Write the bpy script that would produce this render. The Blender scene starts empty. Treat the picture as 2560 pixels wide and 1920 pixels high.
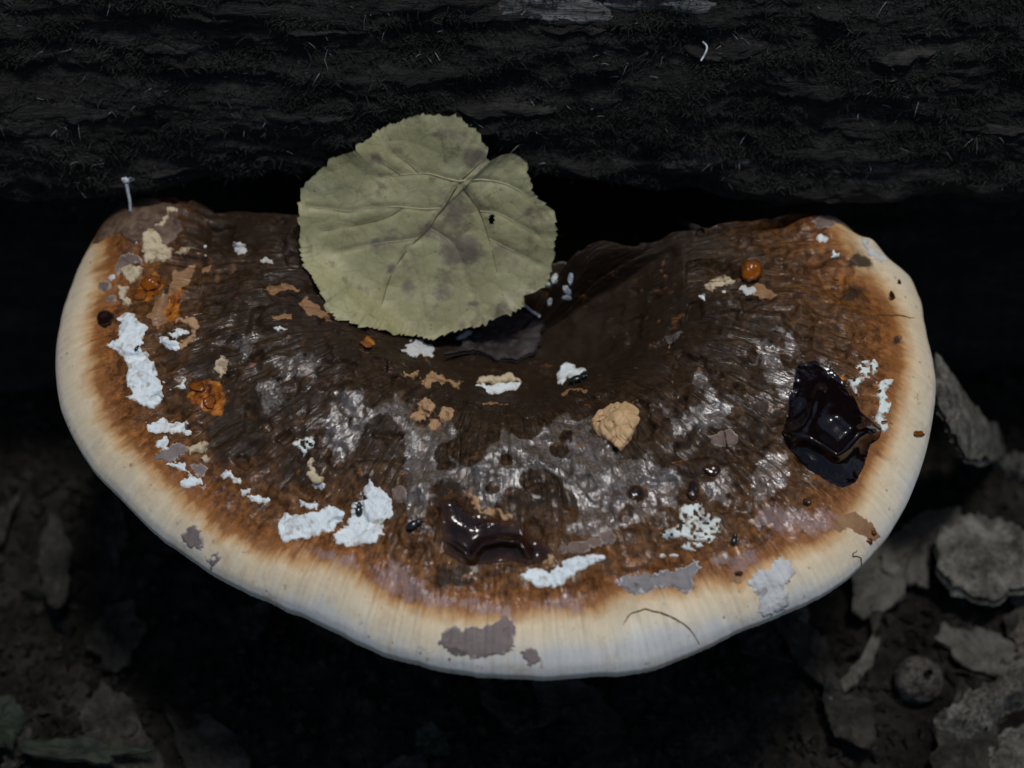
import bpy, math, random
import numpy as np

# ------------------------------------------------------------------ camera, sky, sun, exposure
SC = bpy.context.scene
COL = SC.collection
PITCH = math.radians(52.0)          # camera looks this far below the horizon
DIST = 0.50                         # metres from the camera to the cap
FPX = 2560 * 75.0 / 36.0            # focal length in photo pixels
CAM = np.array([0.0, -DIST * math.cos(PITCH), DIST * math.sin(PITCH)])
cd = bpy.data.cameras.new('camera'); cam = bpy.data.objects.new('camera', cd); COL.objects.link(cam)
cam.location = CAM; cam.rotation_euler = (math.pi / 2 - PITCH, 0, 0)
cd.lens = 75; cd.sensor_width = 36; cd.clip_start = 0.01; cd.clip_end = 200
cd.dof.use_dof = True; cd.dof.focus_distance = 0.497; cd.dof.aperture_fstop = 9
SC.camera = cam

SUN_EL, SUN_AZ = math.radians(82), math.radians(75)     # azimuth measured from +y (behind the log) towards +x
w = bpy.data.worlds.new('World'); SC.world = w; w.use_nodes = True
wn = w.node_tree; wn.nodes.clear()
sky = wn.nodes.new('ShaderNodeTexSky'); sky.sky_type = 'NISHITA'; sky.sun_disc = False
sky.sun_elevation = SUN_EL; sky.sun_rotation = SUN_AZ
sky.air_density = 1.0; sky.dust_density = 1.5; sky.ozone_density = 1.0
bg = wn.nodes.new('ShaderNodeBackground'); bg.inputs[1].default_value = 0.06
wo = wn.nodes.new('ShaderNodeOutputWorld')
wn.links.new(sky.outputs[0], bg.inputs[0]); wn.links.new(bg.outputs[0], wo.inputs[0])
sd = bpy.data.lights.new('sun', 'SUN'); sun = bpy.data.objects.new('sun', sd); COL.objects.link(sun)
sd.energy = 1.5; sd.angle = math.radians(10); sd.color = (1.0, 0.985, 0.96)
sun.rotation_euler = (math.pi / 2 - SUN_EL, 0, math.pi - SUN_AZ)
sun.location = (0.5, 0.5, 1.5)
SC.view_settings.view_transform = 'Standard'; SC.view_settings.look = 'None'
SC.view_settings.gamma = 1; SC.view_settings.use_curve_mapping = False
SC.view_settings.exposure = 0.40

rnd = random.Random(7)
rs = np.random.RandomState(11)

# ------------------------------------------------------------------ numpy helpers: noise, pixels, polygons
def _h(ix, iy, iz, seed):
    n = (ix.astype(np.int64) * 374761393 + iy.astype(np.int64) * 668265263 + iz.astype(np.int64) * 2147483647 + seed * 1274126177) & 0xffffffff
    n = ((n ^ (n >> 13)) * 1274126177) & 0xffffffff
    n = ((n ^ (n >> 16)) * 2246822519) & 0xffffffff
    return ((n ^ (n >> 15)) & 0xffffff) / float(0xffffff)
def vn(x, y, seed=0):
    x = np.asarray(x, float); y = np.asarray(y, float)
    ix = np.floor(x); iy = np.floor(y); fx = x - ix; fy = y - iy
    fx = fx * fx * fx * (fx * (fx * 6 - 15) + 10); fy = fy * fy * fy * (fy * (fy * 6 - 15) + 10)
    z = np.zeros_like(ix)
    a = _h(ix, iy, z, seed); b = _h(ix + 1, iy, z, seed); c = _h(ix, iy + 1, z, seed); d = _h(ix + 1, iy + 1, z, seed)
    return (a * (1 - fx) + b * fx) * (1 - fy) + (c * (1 - fx) + d * fx) * fy
def fbm(x, y, seed=0, o=4, g=0.5):                      # roughly -1..1
    s = 0; a = 1; t = 0
    for i in range(o):
        s = s + a * (vn(x * 2 ** i, y * 2 ** i, seed + 17 * i) * 2 - 1); t += a; a *= g
    return s / t
def sstep(a, b, x):
    t = np.clip((x - a) / (b - a), 0, 1); return t * t * (3 - 2 * t)
def rays(px, py):
    px = np.asarray(px, float); py = np.asarray(py, float)
    sx = (px - 1280) / FPX; sy = (960 - py) / FPX
    cp, sp = math.cos(PITCH), math.sin(PITCH)
    return np.stack([sx, cp + sy * sp, -sp + sy * cp], -1)
def project(P):
    v = P - CAM; cp, sp = math.cos(PITCH), math.sin(PITCH)
    dep = v[..., 1] * cp - v[..., 2] * sp
    up = v[..., 1] * sp + v[..., 2] * cp
    return 1280 + FPX * v[..., 0] / dep, 960 - FPX * up / dep
def on_plane(px, py, z):
    d = rays(px, py); t = (np.asarray(z) - CAM[2]) / d[..., 2]
    return CAM + d * t[..., None]
ZS = 800 / 2212.0
OFF = dict(A=(100, 440), B=(100, 1000), C=(800, 1000), D=(1500, 1000), E=(1600, 480), F=(900, 640), G=(700, 260))
def Z(k, pts):                                          # points read off an enlargement -> photo pixels
    if k == 'W': return np.array(pts, float) * (2560 / 2212.0)
    if k == 'R': return np.array(pts, float) * (700 / 1139.0) + np.array((1860, 900))
    return np.array(pts, float) * ZS + np.array(OFF[k])
def sdf(px, py, poly):                                  # signed distance, positive inside
    d2 = np.full(px.shape, 1e18); ins = np.zeros(px.shape, bool)
    n = len(poly)
    for i in range(n):
        ax, ay = poly[i]; bx, by = poly[(i + 1) % n]
        ex, ey = bx - ax, by - ay; L = ex * ex + ey * ey + 1e-9
        t = np.clip(((px - ax) * ex + (py - ay) * ey) / L, 0, 1)
        dx = px - ax - t * ex; dy = py - ay - t * ey
        d2 = np.minimum(d2, dx * dx + dy * dy)
        if abs(ey) > 1e-9:
            ins ^= ((ay > py) != (by > py)) & (px < ex * (py - ay) / ey + ax)
    d = np.sqrt(d2)
    return np.where(ins, d, -d)
def ellipse(cx, cy, rx, ry=None, rot=0, n=22):
    ry = ry or rx; a = np.linspace(0, 2 * math.pi, n, endpoint=False)
    x = rx * np.cos(a); y = ry * np.sin(a); c, s = math.cos(rot), math.sin(rot)
    return np.stack([cx + x * c - y * s, cy + x * s + y * c], -1)

# ------------------------------------------------------------------ mesh / object helpers
def mesh_np(name, V, F, attrs=None, smooth=True):
    me = bpy.data.meshes.new(name)
    V = np.asarray(V, np.float32); F = np.asarray(F, np.int32); k = F.shape[1]
    me.vertices.add(len(V)); me.vertices.foreach_set('co', V.ravel())
    me.loops.add(F.size); me.loops.foreach_set('vertex_index', F.ravel())
    me.polygons.add(len(F)); me.polygons.foreach_set('loop_start', np.arange(0, F.size, k, dtype=np.int32))
    try: me.polygons.foreach_set('loop_total', np.full(len(F), k, np.int32))
    except Exception: pass
    me.update(calc_edges=True); me.validate()
    me.polygons.foreach_set('use_smooth', np.full(len(me.polygons), smooth))
    for an, av in (attrs or {}).items():
        av = np.asarray(av, np.float32)
        if av.ndim == 1:
            a = me.attributes.new(an, 'FLOAT', 'POINT'); a.data.foreach_set('value', av)
        else:
            a = me.attributes.new(an, 'FLOAT_VECTOR', 'POINT'); a.data.foreach_set('vector', av.ravel())
    return me
def link(name, me, mat, parent=None, label=None, cat=None, group=None, kind=None, loc=None):
    o = bpy.data.objects.new(name, me); COL.objects.link(o)
    if me is not None and mat is not None:
        me.materials.clear(); me.materials.append(mat)
    if parent is not None: o.parent = parent
    for k, v in (('label', label), ('category', cat), ('group', group), ('kind', kind)):
        if v: o[k] = v
    return o
def thing(name, label, cat, loc, group=None):
    o = link(name, None, None, None, label, cat, group); o.location = loc; return o
def put(name, V, F, mat, root=None, **kw):              # mesh given in world space, origin at its base or at the root
    V = np.asarray(V, float); at = kw.pop('attrs', None); sm = kw.pop('smooth', True)
    if root is not None:
        o = link(name, mesh_np(name, V - np.array(root.matrix_world.translation if root.parent else root.location), F, at, sm), mat, root, **kw)
    else:
        org = np.array([V[:, 0].mean(), V[:, 1].mean(), V[:, 2].min()])
        o = link(name, mesh_np(name, V - org, F, at, sm), mat, None, **kw); o.location = org
    return o
def grid_faces(nu, nv, wrap=False):
    u = np.arange(nu if wrap else nu - 1); v = np.arange(nv - 1)
    a = (u[:, None] * nv + v[None, :]).ravel(); b = (((u + 1) % nu)[:, None] * nv + v[None, :]).ravel()
    return np.stack([a, b, b + 1, a + 1], -1)
def tube(path, rad, n=7):
    P = np.asarray(path, float); rad = np.broadcast_to(rad, (len(P),)).astype(float)
    T = np.gradient(P, axis=0); T /= np.linalg.norm(T, axis=1)[:, None] + 1e-12
    up = np.array([0, 0, 1.0]) if abs(T[:, 2]).mean() < 0.8 else np.array([1.0, 0, 0])
    U = np.cross(T, up); U /= np.linalg.norm(U, axis=1)[:, None] + 1e-12; W = np.cross(U, T)
    a = np.linspace(0, 2 * math.pi, n, endpoint=False)
    V = P[:, None] + rad[:, None, None] * (np.cos(a)[None, :, None] * U[:, None] + np.sin(a)[None, :, None] * W[:, None])
    m = len(P); F = grid_faces(m, n); extra = np.stack([np.arange(m - 1) * n + n - 1, np.arange(1, m) * n + n - 1, np.arange(1, m) * n, np.arange(m - 1) * n], -1)
    V = V.reshape(-1, 3); F = np.vstack([F, extra])
    c0 = len(V); V = np.vstack([V, P[0] - T[0] * rad[0] * .4, P[-1] + T[-1] * rad[-1] * .4]); i = np.arange(n); j = (i + 1) % n
    F = np.vstack([F, np.stack([np.full(n, c0), j, i, np.full(n, c0)], -1), np.stack([np.full(n, c0 + 1), (m - 1) * n + i, (m - 1) * n + j, np.full(n, c0 + 1)], -1)])
    return V, F
def fix_tris(F): return F
def resample(path, n):
    P = np.asarray(path, float); d = np.r_[0, np.cumsum(np.linalg.norm(np.diff(P, axis=0), axis=1))]
    t = np.linspace(0, d[-1], n); return np.stack([np.interp(t, d, P[:, k]) for k in range(P.shape[1])], -1)
def smooth_path(path, n, it=3):
    P = np.asarray(path, float)
    for _ in range(it):
        q = P[:-1] * .75 + P[1:] * .25; r = P[:-1] * .25 + P[1:] * .75
        P = np.vstack([P[:1], np.stack([q, r], 1).reshape(-1, P.shape[1]), P[-1:]])
    return resample(P, n)

# ------------------------------------------------------------------ material DSL
class M:
    def __init__(s, name):
        s.m = bpy.data.materials.new(name); s.m.use_nodes = True; s.t = s.m.node_tree; s.t.nodes.clear()
        s.out = s.t.nodes.new('ShaderNodeOutputMaterial'); s.b = s.t.nodes.new('ShaderNodeBsdfPrincipled')
        s.t.links.new(s.b.outputs[0], s.out.inputs[0])
    def n(s, ty, ins=None, **props):
        nd = s.t.nodes.new(ty)
        for k, v in props.items(): setattr(nd, k, v)
        for k, v in (ins or {}).items(): s.set(nd.inputs[k], v)
        return nd
    def set(s, sock, v):
        if isinstance(v, bpy.types.NodeSocket): s.t.links.new(v, sock)
        elif isinstance(v, (tuple, list)): sock.default_value = (*v, 1.0) if sock.type == 'RGBA' and len(v) == 3 else v
        else: sock.default_value = v
    def attr(s, name, vec=False): return s.n('ShaderNodeAttribute', attribute_name=name).outputs['Vector' if vec else 'Fac']
    def obj(s): return s.n('ShaderNodeTexCoord').outputs['Object']
    def noise(s, co, scale, detail=4, rough=.55, dist=0, vscale=None):
        if vscale: co = s.n('ShaderNodeVectorMath', {0: co, 1: vscale}, operation='MULTIPLY').outputs[0]
        return s.n('ShaderNodeTexNoise', {'Vector': co, 'Scale': scale, 'Detail': detail, 'Roughness': rough, 'Distortion': dist}).outputs['Fac']
    def voro(s, co, scale, feat='F1', out='Distance', rnd=1.0):
        return s.n('ShaderNodeTexVoronoi', {'Vector': co, 'Scale': scale, 'Randomness': rnd}, feature=feat).outputs[out]
    def math(s, op, a, b=0.0, c=0.0, clamp=False):
        nd = s.n('ShaderNodeMath', {0: a, 1: b, 2: c}, operation=op); nd.use_clamp = clamp; return nd.outputs[0]
    def step(s, x, a, b, lo=0.0, hi=1.0):
        return s.n('ShaderNodeMapRange', {0: x, 1: a, 2: b, 3: lo, 4: hi}, interpolation_type='SMOOTHSTEP').outputs[0]
    def mix(s, f, a, b, bt='MIX'):
        nd = s.n('ShaderNodeMix', data_type='RGBA', blend_type=bt); s.set(nd.inputs[0], f); s.set(nd.inputs[6], a); s.set(nd.inputs[7], b); return nd.outputs[2]
    def mixf(s, f, a, b):
        nd = s.n('ShaderNodeMix', {0: f, 2: a, 3: b}, data_type='FLOAT'); return nd.outputs[0]
    def ramp(s, x, stops):
        nd = s.n('ShaderNodeValToRGB', {0: x}); e = nd.color_ramp.elements
        while len(e) < len(stops): e.new(0.5)
        for el, (p, c) in zip(e, stops): el.position = p; el.color = (*c, 1)
        return nd.outputs[0]
    def bump(s, h, strength, dist, prev=None):
        ins = {'Height': h, 'Strength': strength, 'Distance': dist}
        if prev is not None: ins['Normal'] = prev
        return s.n('ShaderNodeBump', ins).outputs[0]
    def done(s, color=None, rough=None, normal=None, **kw):
        if color is not None: s.set(s.b.inputs['Base Color'], color)
        if rough is not None: s.set(s.b.inputs['Roughness'], rough)
        if normal is not None: s.set(s.b.inputs['Normal'], normal)
        for k, v in kw.items(): s.set(s.b.inputs[k.replace('_', ' ')], v)
        return s.m

def mat_fungus():
    m = M('cap_skin'); pol = m.attr('pol', True); co = m.obj()
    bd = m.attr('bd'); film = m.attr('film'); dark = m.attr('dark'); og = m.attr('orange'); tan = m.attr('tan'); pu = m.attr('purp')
    fib = m.noise(pol, 1.0, 4, .6, .3, (34, 1.1, 0)); fib2 = m.noise(pol, 1.0, 3, .6, .2, (95, 2.6, 0)); fib3 = m.noise(pol, 1.0, 4, .65, .4, (52, .9, 0))
    n1 = m.noise(co, 70, 5, .6); n2 = m.noise(co, 420, 4, .6); n3 = m.noise(co, 1700, 3, .65); n4 = m.noise(co, 190, 5, .65, .4)
    sub = lambda a, k: m.math('MULTIPLY', m.math('SUBTRACT', a, .5), k)
    b = m.math('ADD', m.math('MULTIPLY', bd, m.math('MULTIPLY_ADD', m.attr('soft'), -.12, 1.06)), m.math('MULTIPLY', sub(fib, 1.0), m.math('MULTIPLY', m.attr('soft'), .65)))
    b = m.math('ADD', m.math('ADD', b, sub(fib2, .30)), m.math('ADD', sub(n1, .5), sub(n2, .18)))
    x = m.math('MULTIPLY_ADD', b, 0.25, 0.3, True)       # bd -1.2..2.8 -> 0..1
    base = m.ramp(x, [(0.0, (.505, .505, .475)), (.10, (.60, .525, .385)), (.215, (.61, .485, .31)), (.278, (.47, .275, .115)), (.322, (.245, .094, .024)),
                      (.40, (.180, .066, .016)), (.48, (.125, .049, .013)), (.64, (.074, .032, .010)), (1, (.030, .0165, .0075))])
    inn = m.step(bd, .0, .5)
    base = m.mix(m.math('MULTIPLY', m.step(bd, .2, -.2), m.step(m.noise(co, 110, 5, .68, .5), .52, .72, 0, .42)), base, (.40, .27, .145))
    base = m.mix(inn, base, m.mix(1, base, m.ramp(m.noise(co, 520, 4, .7), [(.36, (.38, .36, .34)), (.5, (.95, .95, .95)), (.64, (1.75, 1.7, 1.6))]), 'MULTIPLY'))
    str_ = m.math('MULTIPLY', m.math('MULTIPLY_ADD', fib3, 1.5, .25), m.math('MULTIPLY_ADD', fib2, .9, .55))
    base = m.mix(m.step(bd, -.3, .5, .24, 1), base, m.mix(1, base, str_, 'MULTIPLY'))
    base = m.mix(m.math('MULTIPLY', inn, m.step(n4, .53, .70, 0, .5)), base, (.032, .017, .008))
    base = m.mix(m.math('MULTIPLY', inn, m.step(m.noise(co, 260, 5, .65, .6), .58, .70, 0, .45)), base, (.22, .115, .05))
    base = m.mix(m.step(m.math('ADD', dark, m.math('ADD', sub(n2, .8), sub(n4, .6))), .08, .62, 0, .92), base, (.021, .0120, .0062))  # blackened skin, and the hollow's shade put into the colour
    fb = m.math('ADD', film, m.math('ADD', sub(n4, 1.5), m.math('ADD', sub(n2, 1.5), sub(n3, .8))))
    f = m.step(fb, .22, .92)
    fcol = m.ramp(m.math('ADD', m.math('MULTIPLY', n3, .5), m.math('MULTIPLY', n2, .5)), [(.36, (.050, .035, .024)), (.48, (.17, .138, .105)), (.60, (.40, .36, .32))])
    base = m.mix(m.math('MULTIPLY', f, .34), base, fcol)
    pf = m.step(m.math('ADD', pu, m.math('ADD', sub(fib2, 2.2), sub(n2, 1.6))), .40, .85, 0, .45)
    base = m.mix(pf, base, m.mix(n2, (.14, .085, .075), (.44, .35, .35)))
    tf = m.step(m.math('ADD', tan, m.math('ADD', sub(n2, 1.2), sub(n4, 1.0))), .42, .58)
    base = m.mix(tf, base, m.mix(n2, (.12, .055, .024), (.37, .21, .10)))
    of = m.step(m.math('ADD', og, m.math('ADD', sub(n2, 1.6), sub(n4, 2.4))), .35, .85)
    base = m.mix(of, base, m.ramp(m.noise(co, 330, 5, .65), [(.36, (.045, .012, .004)), (.48, (.26, .075, .008)), (.64, (.48, .18, .022))]))
    sp = m.math('MULTIPLY', m.step(m.voro(co, 260), .13, .05), m.step(m.noise(co, 60, 2), .48, .6))
    base = m.mix(m.math('MULTIPLY', sp, m.step(bd, .3, -.3)), base, (.20, .095, .035))
    gl = m.math('MAXIMUM', f, pf)
    rough = m.mixf(m.step(bd, -.2, .2), .62, m.mixf(gl, .5, .3))
    rough = m.mixf(of, rough, .18)
    h = m.math('ADD', m.math('MULTIPLY', fib2, 1.2), m.math('ADD', m.math('MULTIPLY', n2, .7), m.math('MULTIPLY', fib3, 1.0)))
    nrm = m.bump(h, m.step(bd, -.6, .3, .14, .6), .0006)
    nrm = m.bump(m.math('ADD', m.math('MULTIPLY', n3, .4), m.math('MULTIPLY', m.noise(co, 620, 3, .6), 1.2)), m.mixf(gl, .4, .9), .00021, nrm)
    return m.done(base, rough, nrm, Specular_IOR_Level=m.mixf(inn, .3, .14), Coat_Weight=m.math('MULTIPLY', m.math('MULTIPLY', inn, m.step(dark, .7, .15, .12, 1)), m.mixf(gl, m.step(m.math('ADD', m.math('MULTIPLY', fib3, .6), m.math('MULTIPLY', n4, .4)), .48, .60, .0, .7), m.step(n4, .36, .56, .3, 1.0))), Coat_Roughness=.06, Coat_IOR=m.mixf(gl, 1.5, 2.0), Coat_Normal=nrm)

def mat_crust(name, lo, hi, spot, spot_amt=.5, rough=.85, scale=500, bump=.6, edge=None):
    m = M(name); co = m.obj(); n = m.noise(co, scale, 5, .6); n2 = m.noise(co, scale * .3, 4, .6, 0, (1.8, .7, 1))
    c = m.mix(n, lo, hi)
    c = m.mix(m.step(m.noise(co, scale * .9, 3, .6, .3), .56, .66, 0, spot_amt), c, spot)
    c = m.mix(m.step(n2, .54, .72, 0, spot_amt * .8), c, spot)
    c = m.mix(m.step(m.math('ADD', m.attr('edge'), m.math('MULTIPLY', m.math('SUBTRACT', n, .5), 1.6)), .35, 0, 0, .75), c, edge or spot)
    nrm = m.bump(m.math('ADD', n, m.voro(co, scale * 1.2)), bump, .0006)
    return m.done(c, rough, nrm, Specular_IOR_Level=.3)

def mat_resin(name, deep, thin, rough=.08):
    m = M(name); co = m.obj(); n = m.noise(co, 260, 4, .6); e = m.attr('edge')
    c = m.mix(m.step(m.math('ADD', e, m.math('MULTIPLY', n, .5)), .1, .8), thin, deep)
    nrm = m.bump(m.noise(co, 200, 2, .5, .4), .05, .0009)
    nrm = m.bump(m.noise(co, 1300, 3, .6), .06, .0005, nrm)
    return m.done(c, m.math('MULTIPLY_ADD', n, .16, rough - .04), nrm, Specular_IOR_Level=.42)

def mat_leaf_main():
    m = M('leaf_blade'); co = m.obj(); a = m.attr('blotch'); n = m.noise(co, 90, 5, .62); n2 = m.noise(co, 450, 4, .6); n3 = m.noise(co, 1400, 2, .6)
    c = m.mix(n2, (.21, .195, .088), (.34, .315, .165))
    c = m.mix(m.step(n, .35, .7, 0, .7), c, m.mix(n2, (.31, .295, .155), (.42, .40, .245)))
    c = m.mix(m.step(m.math('ADD', a, m.math('MULTIPLY', m.math('SUBTRACT', n, .5), 2.6)), .22, .68, 0, .92), c, m.mix(n2, (.100, .074, .048), (.20, .168, .125)))
    c = m.mix(m.step(m.noise(co, 130, 5, .65), .54, .68, 0, .6), c, (.085, .058, .030))
    c = m.mix(m.step(m.voro(co, 330), .12, .03, 0, .6), c, (.045, .032, .02))
    c = m.mix(m.math('MULTIPLY', m.step(m.voro(co, 210, 'DISTANCE_TO_EDGE'), .05, .0), .22), c, (.10, .085, .04))
    h = m.math('ADD', n2, m.math('MULTIPLY', m.voro(co, 210, 'DISTANCE_TO_EDGE'), 1.5))
    return m.done(c, .55, m.bump(h, .30, .0006, m.bump(n, .25, .002)), Specular_IOR_Level=.4)

def mat_simple(name, cols, scale=120, rough=.8, bump=.5, bdist=.002, vscale=None, spec=.3, detail=6):
    m = M(name); co = m.obj(); n = m.noise(co, scale, detail, .62, .2, vscale); n2 = m.noise(co, scale * 5, 4, .6, 0, vscale)
    k = m.math('MULTIPLY_ADD', n2, .35, m.math('MULTIPLY', n, .7))
    st = [(.39 + .27 * i / max(1, len(cols) - 1), c) for i, c in enumerate(cols)]
    return m.done(m.ramp(k, st), rough, m.bump(m.math('ADD', n, m.math('MULTIPLY', n2, .5)), bump, bdist), Specular_IOR_Level=spec)

def mat_log():
    m = M('rotten_wood'); co = m.obj()
    g = m.noise(co, 1, 6, .62, .6, (40, 90, 180)); g2 = m.noise(co, 1, 5, .68, .3, (220, 500, 800)); n = m.noise(co, 22, 5, .6, .3, (.6, 1, 1.6)); n3 = m.noise(co, 900, 4, .65)
    c = m.ramp(m.math('MULTIPLY_ADD', g2, .5, m.math('MULTIPLY', g, .5)), [(.3, (.0022, .0020, .0016)), (.48, (.0072, .0064, .0050)), (.60, (.022, .0212, .0190)), (.72, (.065, .067, .065))])
    pale = m.math('MULTIPLY', m.step(m.math('ADD', n, m.math('MULTIPLY', m.attr('pale'), .5)), .60, .82), m.step(g2, .42, .62))
    c = m.mix(m.math('MULTIPLY', pale, .8), c, m.mix(n3, (.045, .047, .045), (.15, .155, .15)))
    c = m.mix(m.step(m.noise(co, 40, 4, .6), .55, .7, 0, .5), c, m.mix(n3, (.004, .0045, .003), (.016, .019, .010)))
    nrm = m.bump(m.math('ADD', m.math('MULTIPLY', g, 1.5), g2), .8, .003); nrm = m.bump(n3, .7, .0009, nrm)
    return m.done(c, m.mixf(n3, .55, .9), nrm, Specular_IOR_Level=.25)

MT = {}
MT['cap'] = mat_fungus()
MT['white'] = mat_crust('white_crust', (.56, .61, .61), (.76, .82, .82), (.36, .30, .22), .7, edge=(.44, .39, .31))
MT['porous'] = mat_crust('porous_crust', (.50, .55, .51), (.72, .78, .73), (.20, .12, .06), .85, scale=420)
MT['cream'] = mat_crust('cream_crust', (.40, .32, .19), (.58, .49, .33), (.18, .10, .05), .6)
MT['tanc'] = mat_crust('tan_crust', (.28, .155, .07), (.46, .29, .155), (.11, .05, .022), .7)
MT['grey'] = mat_crust('grey_crust', (.135, .105, .098), (.225, .185, .17), (.085, .062, .055), .7, scale=230, edge=(.38, .33, .28))
MT['bluegrey'] = mat_crust('blue_grey_crust', (.11, .095, .088), (.30, .285, .28), (.05, .036, .032), .6, scale=260, edge=(.50, .52, .54))
MT['lilac'] = mat_crust('lilac_crust', (.40, .40, .385), (.58, .59, .575), (.17, .135, .12), .65, scale=260, edge=(.42, .36, .28))
MT['rimring'] = mat_crust('grey_brown_crust', (.10, .066, .050), (.20, .145, .12), (.07, .042, .03), .4, scale=500, edge=(.34, .28, .23))
MT['resin'] = mat_resin('dark_resin', (.004, .0018, .0022), (.008, .003, .003))
MT['brownresin'] = mat_resin('brown_resin', (.012, .0045, .0025), (.058, .025, .009), .06)
MT['amber'] = mat_resin('amber_resin', (.20, .055, .005), (.06, .016, .003), .08)
MT['knob'] = mat_crust('knob_skin', (.40, .25, .115), (.56, .38, .20), (.28, .15, .06), .35, .5, 300)
MT['black'] = mat_simple('black_shell', [(.002, .003, .0025), (.008, .010, .009)], 300, .22, .2, .0003, spec=.6)
MT['leaf'] = mat_leaf_main()
MT['vein'] = mat_simple('leaf_vein', [(.28, .24, .13), (.42, .36, .22)], 400, .6, .3, .0005)
MT['darkvein'] = mat_simple('dark_leaf_vein', [(.06, .045, .02), (.12, .10, .045)], 400, .6, .3, .0005)
MT['log'] = mat_log()
MT['moss'] = mat_simple('moss', [(.004, .0042, .0032), (.012, .013, .009), (.032, .034, .026)], 60, .85, .2, .001)
MT['palewood'] = mat_simple('bare_wood', [(.020, .020, .019), (.09, .092, .088), (.21, .215, .205)], 1, .85, .8, .002, (60, 200, 700))
MT['flake'] = mat_simple('bark_flake', [(.003, .0027, .0022), (.0095, .0086, .0070), (.030, .028, .024)], 1, .8, .9, .002, (70, 250, 600))
MT['soil'] = mat_simple('soil', [(.004, .0038, .003), (.013, .012, .0095), (.030, .027, .022)], 60, .95, 1, .006, spec=.1)
MT['crumb'] = mat_simple('soil_crumb', [(.004, .0038, .003), (.013, .012, .010), (.03, .028, .023)], 200, .95, .6, .002, spec=.1)
MT['dead'] = mat_simple('dead_leaf', [(.005, .0047, .0037), (.018, .0165, .013), (.042, .038, .030)], 130, .8, .6, .002, spec=.2)
MT['bark'] = mat_simple('grey_bark', [(.028, .026, .021), (.095, .090, .076), (.21, .20, .172)], 160, .85, .9, .003, spec=.2)
MT['nut'] = mat_simple('nut_shell', [(.012, .010, .008), (.06, .052, .044), (.16, .145, .125)], 330, .8, .9, .003, spec=.2)
MT['pink'] = mat_simple('pinkish_bark', [(.045, .035, .028), (.10, .08, .066), (.18, .15, .13)], 150, .85, .7, .002)
MT['greenleaf'] = mat_simple('green_leaf', [(.003, .0055, .003), (.009, .014, .007), (.018, .025, .014)], 100, .7, .4, .001)
MT['paleblade'] = mat_simple('pale_straw', [(.03, .028, .022), (.10, .095, .078)], 160, .8, .4, .001)
MT['purple'] = mat_simple('purplish_leaf', [(.010, .008, .007), (.030, .023, .022), (.06, .047, .046)], 130, .6, .5, .001)
MT['silk'] = mat_simple('silk', [(.45, .5, .5), (.72, .76, .76)], 600, .6, .2, .0005)
MT['silkdim'] = mat_simple('dim_silk', [(.10, .12, .12), (.26, .29, .28)], 600, .7, .2, .0005)
MT['twig'] = mat_simple('twig_bark', [(.010, .009, .008), (.035, .032, .028)], 300, .85, .6, .001)

# ------------------------------------------------------------------ the cap surface as a height field
OUT_F = [(275,424),(240,440),(215,470),(200,505),(180,545),(165,590),(148,640),(133,690),(124,740),(121,790),(124,840),(133,890),(150,930),(175,975),(205,1015),(245,1060),(290,1108),(340,1155),(400,1195),(460,1235),(520,1265),(590,1300),(660,1335),(730,1370),(800,1402),(870,1428),(940,1445),(1010,1456),(1080,1463),(1150,1466),(1220,1464),(1290,1458),(1360,1450),(1420,1437),(1480,1418),(1540,1392),(1590,1368),(1640,1345),(1690,1325),(1740,1305),(1790,1278),(1840,1240),(1885,1195),(1925,1145),(1955,1095),(1980,1040),(1998,985),(2010,930),(2018,880),(2022,830),(2015,780),(2003,730),(1995,690),(1990,655),(1970,615),(1945,580),(1920,555),(1893,535),(1870,510),(1850,485),(1820,468),(1790,462)]
OUT_B = [(1762,472),(1738,494),(1710,512),(1670,520),(1620,522),(1560,514),(1500,512),(1440,522),(1380,530),(1300,530),(1200,520),(1000,505),(800,490),(640,480),(510,470),(440,460),(385,442),(330,426)]
of = Z('W', OUT_F); ob = Z('W', OUT_B)
zf_ = np.where(of[:, 1] < 700, -0.006 - .0065 * sstep(540, 760, of[:, 1]), -0.0125)
P1 = on_plane(of[:, 0], of[:, 1], zf_); P2 = on_plane(ob[:, 0], ob[:, 1], np.full(len(ob), -0.006))
OUT = np.vstack([P1, P2])[:, :2]
CC = on_plane(np.array(1280.), np.array(798.), np.array(-0.0125))[:2]
_d = OUT - CC; _phi = np.arctan2(_d[:, 1], _d[:, 0]); _r = np.hypot(_d[:, 0], _d[:, 1]); _o = np.argsort(_phi)
_phi = _phi[_o]; _r = _r[_o]
_tt = np.linspace(-math.pi, math.pi, 1440, endpoint=False)
_rr = np.interp(_tt, np.r_[_phi[-6:] - 2 * math.pi, _phi, _phi[:6] + 2 * math.pi], np.r_[_r[-6:], _r, _r[:6]])
k = np.exp(-np.linspace(-2, 2, 13) ** 2); k /= k.sum()
_rr = np.convolve(np.r_[_rr[-20:], _rr, _rr[:20]], k, 'same')[20:-20]
def Ro(phi): return np.interp((phi + math.pi) % (2 * math.pi) - math.pi, np.r_[_tt, math.pi], np.r_[_rr, _rr[0]])
PROF = np.array([(0,-20),(.10,-19.3),(.20,-15),(.29,-7.6),(.37,-.6),(.45,3.0),(.54,4.2),(.65,3.2),(.76,1.0),(.85,-1.6),(.913,-4.0),(.955,-6.2),(.985,-9.1),(.997,-11.2),(1,-12.8),
                 (.994,-15),(.97,-17.3),(.91,-19.6),(.78,-22.5),(.5,-26),(.2,-29),(0,-30)], float) * np.array([1, .001])
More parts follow.
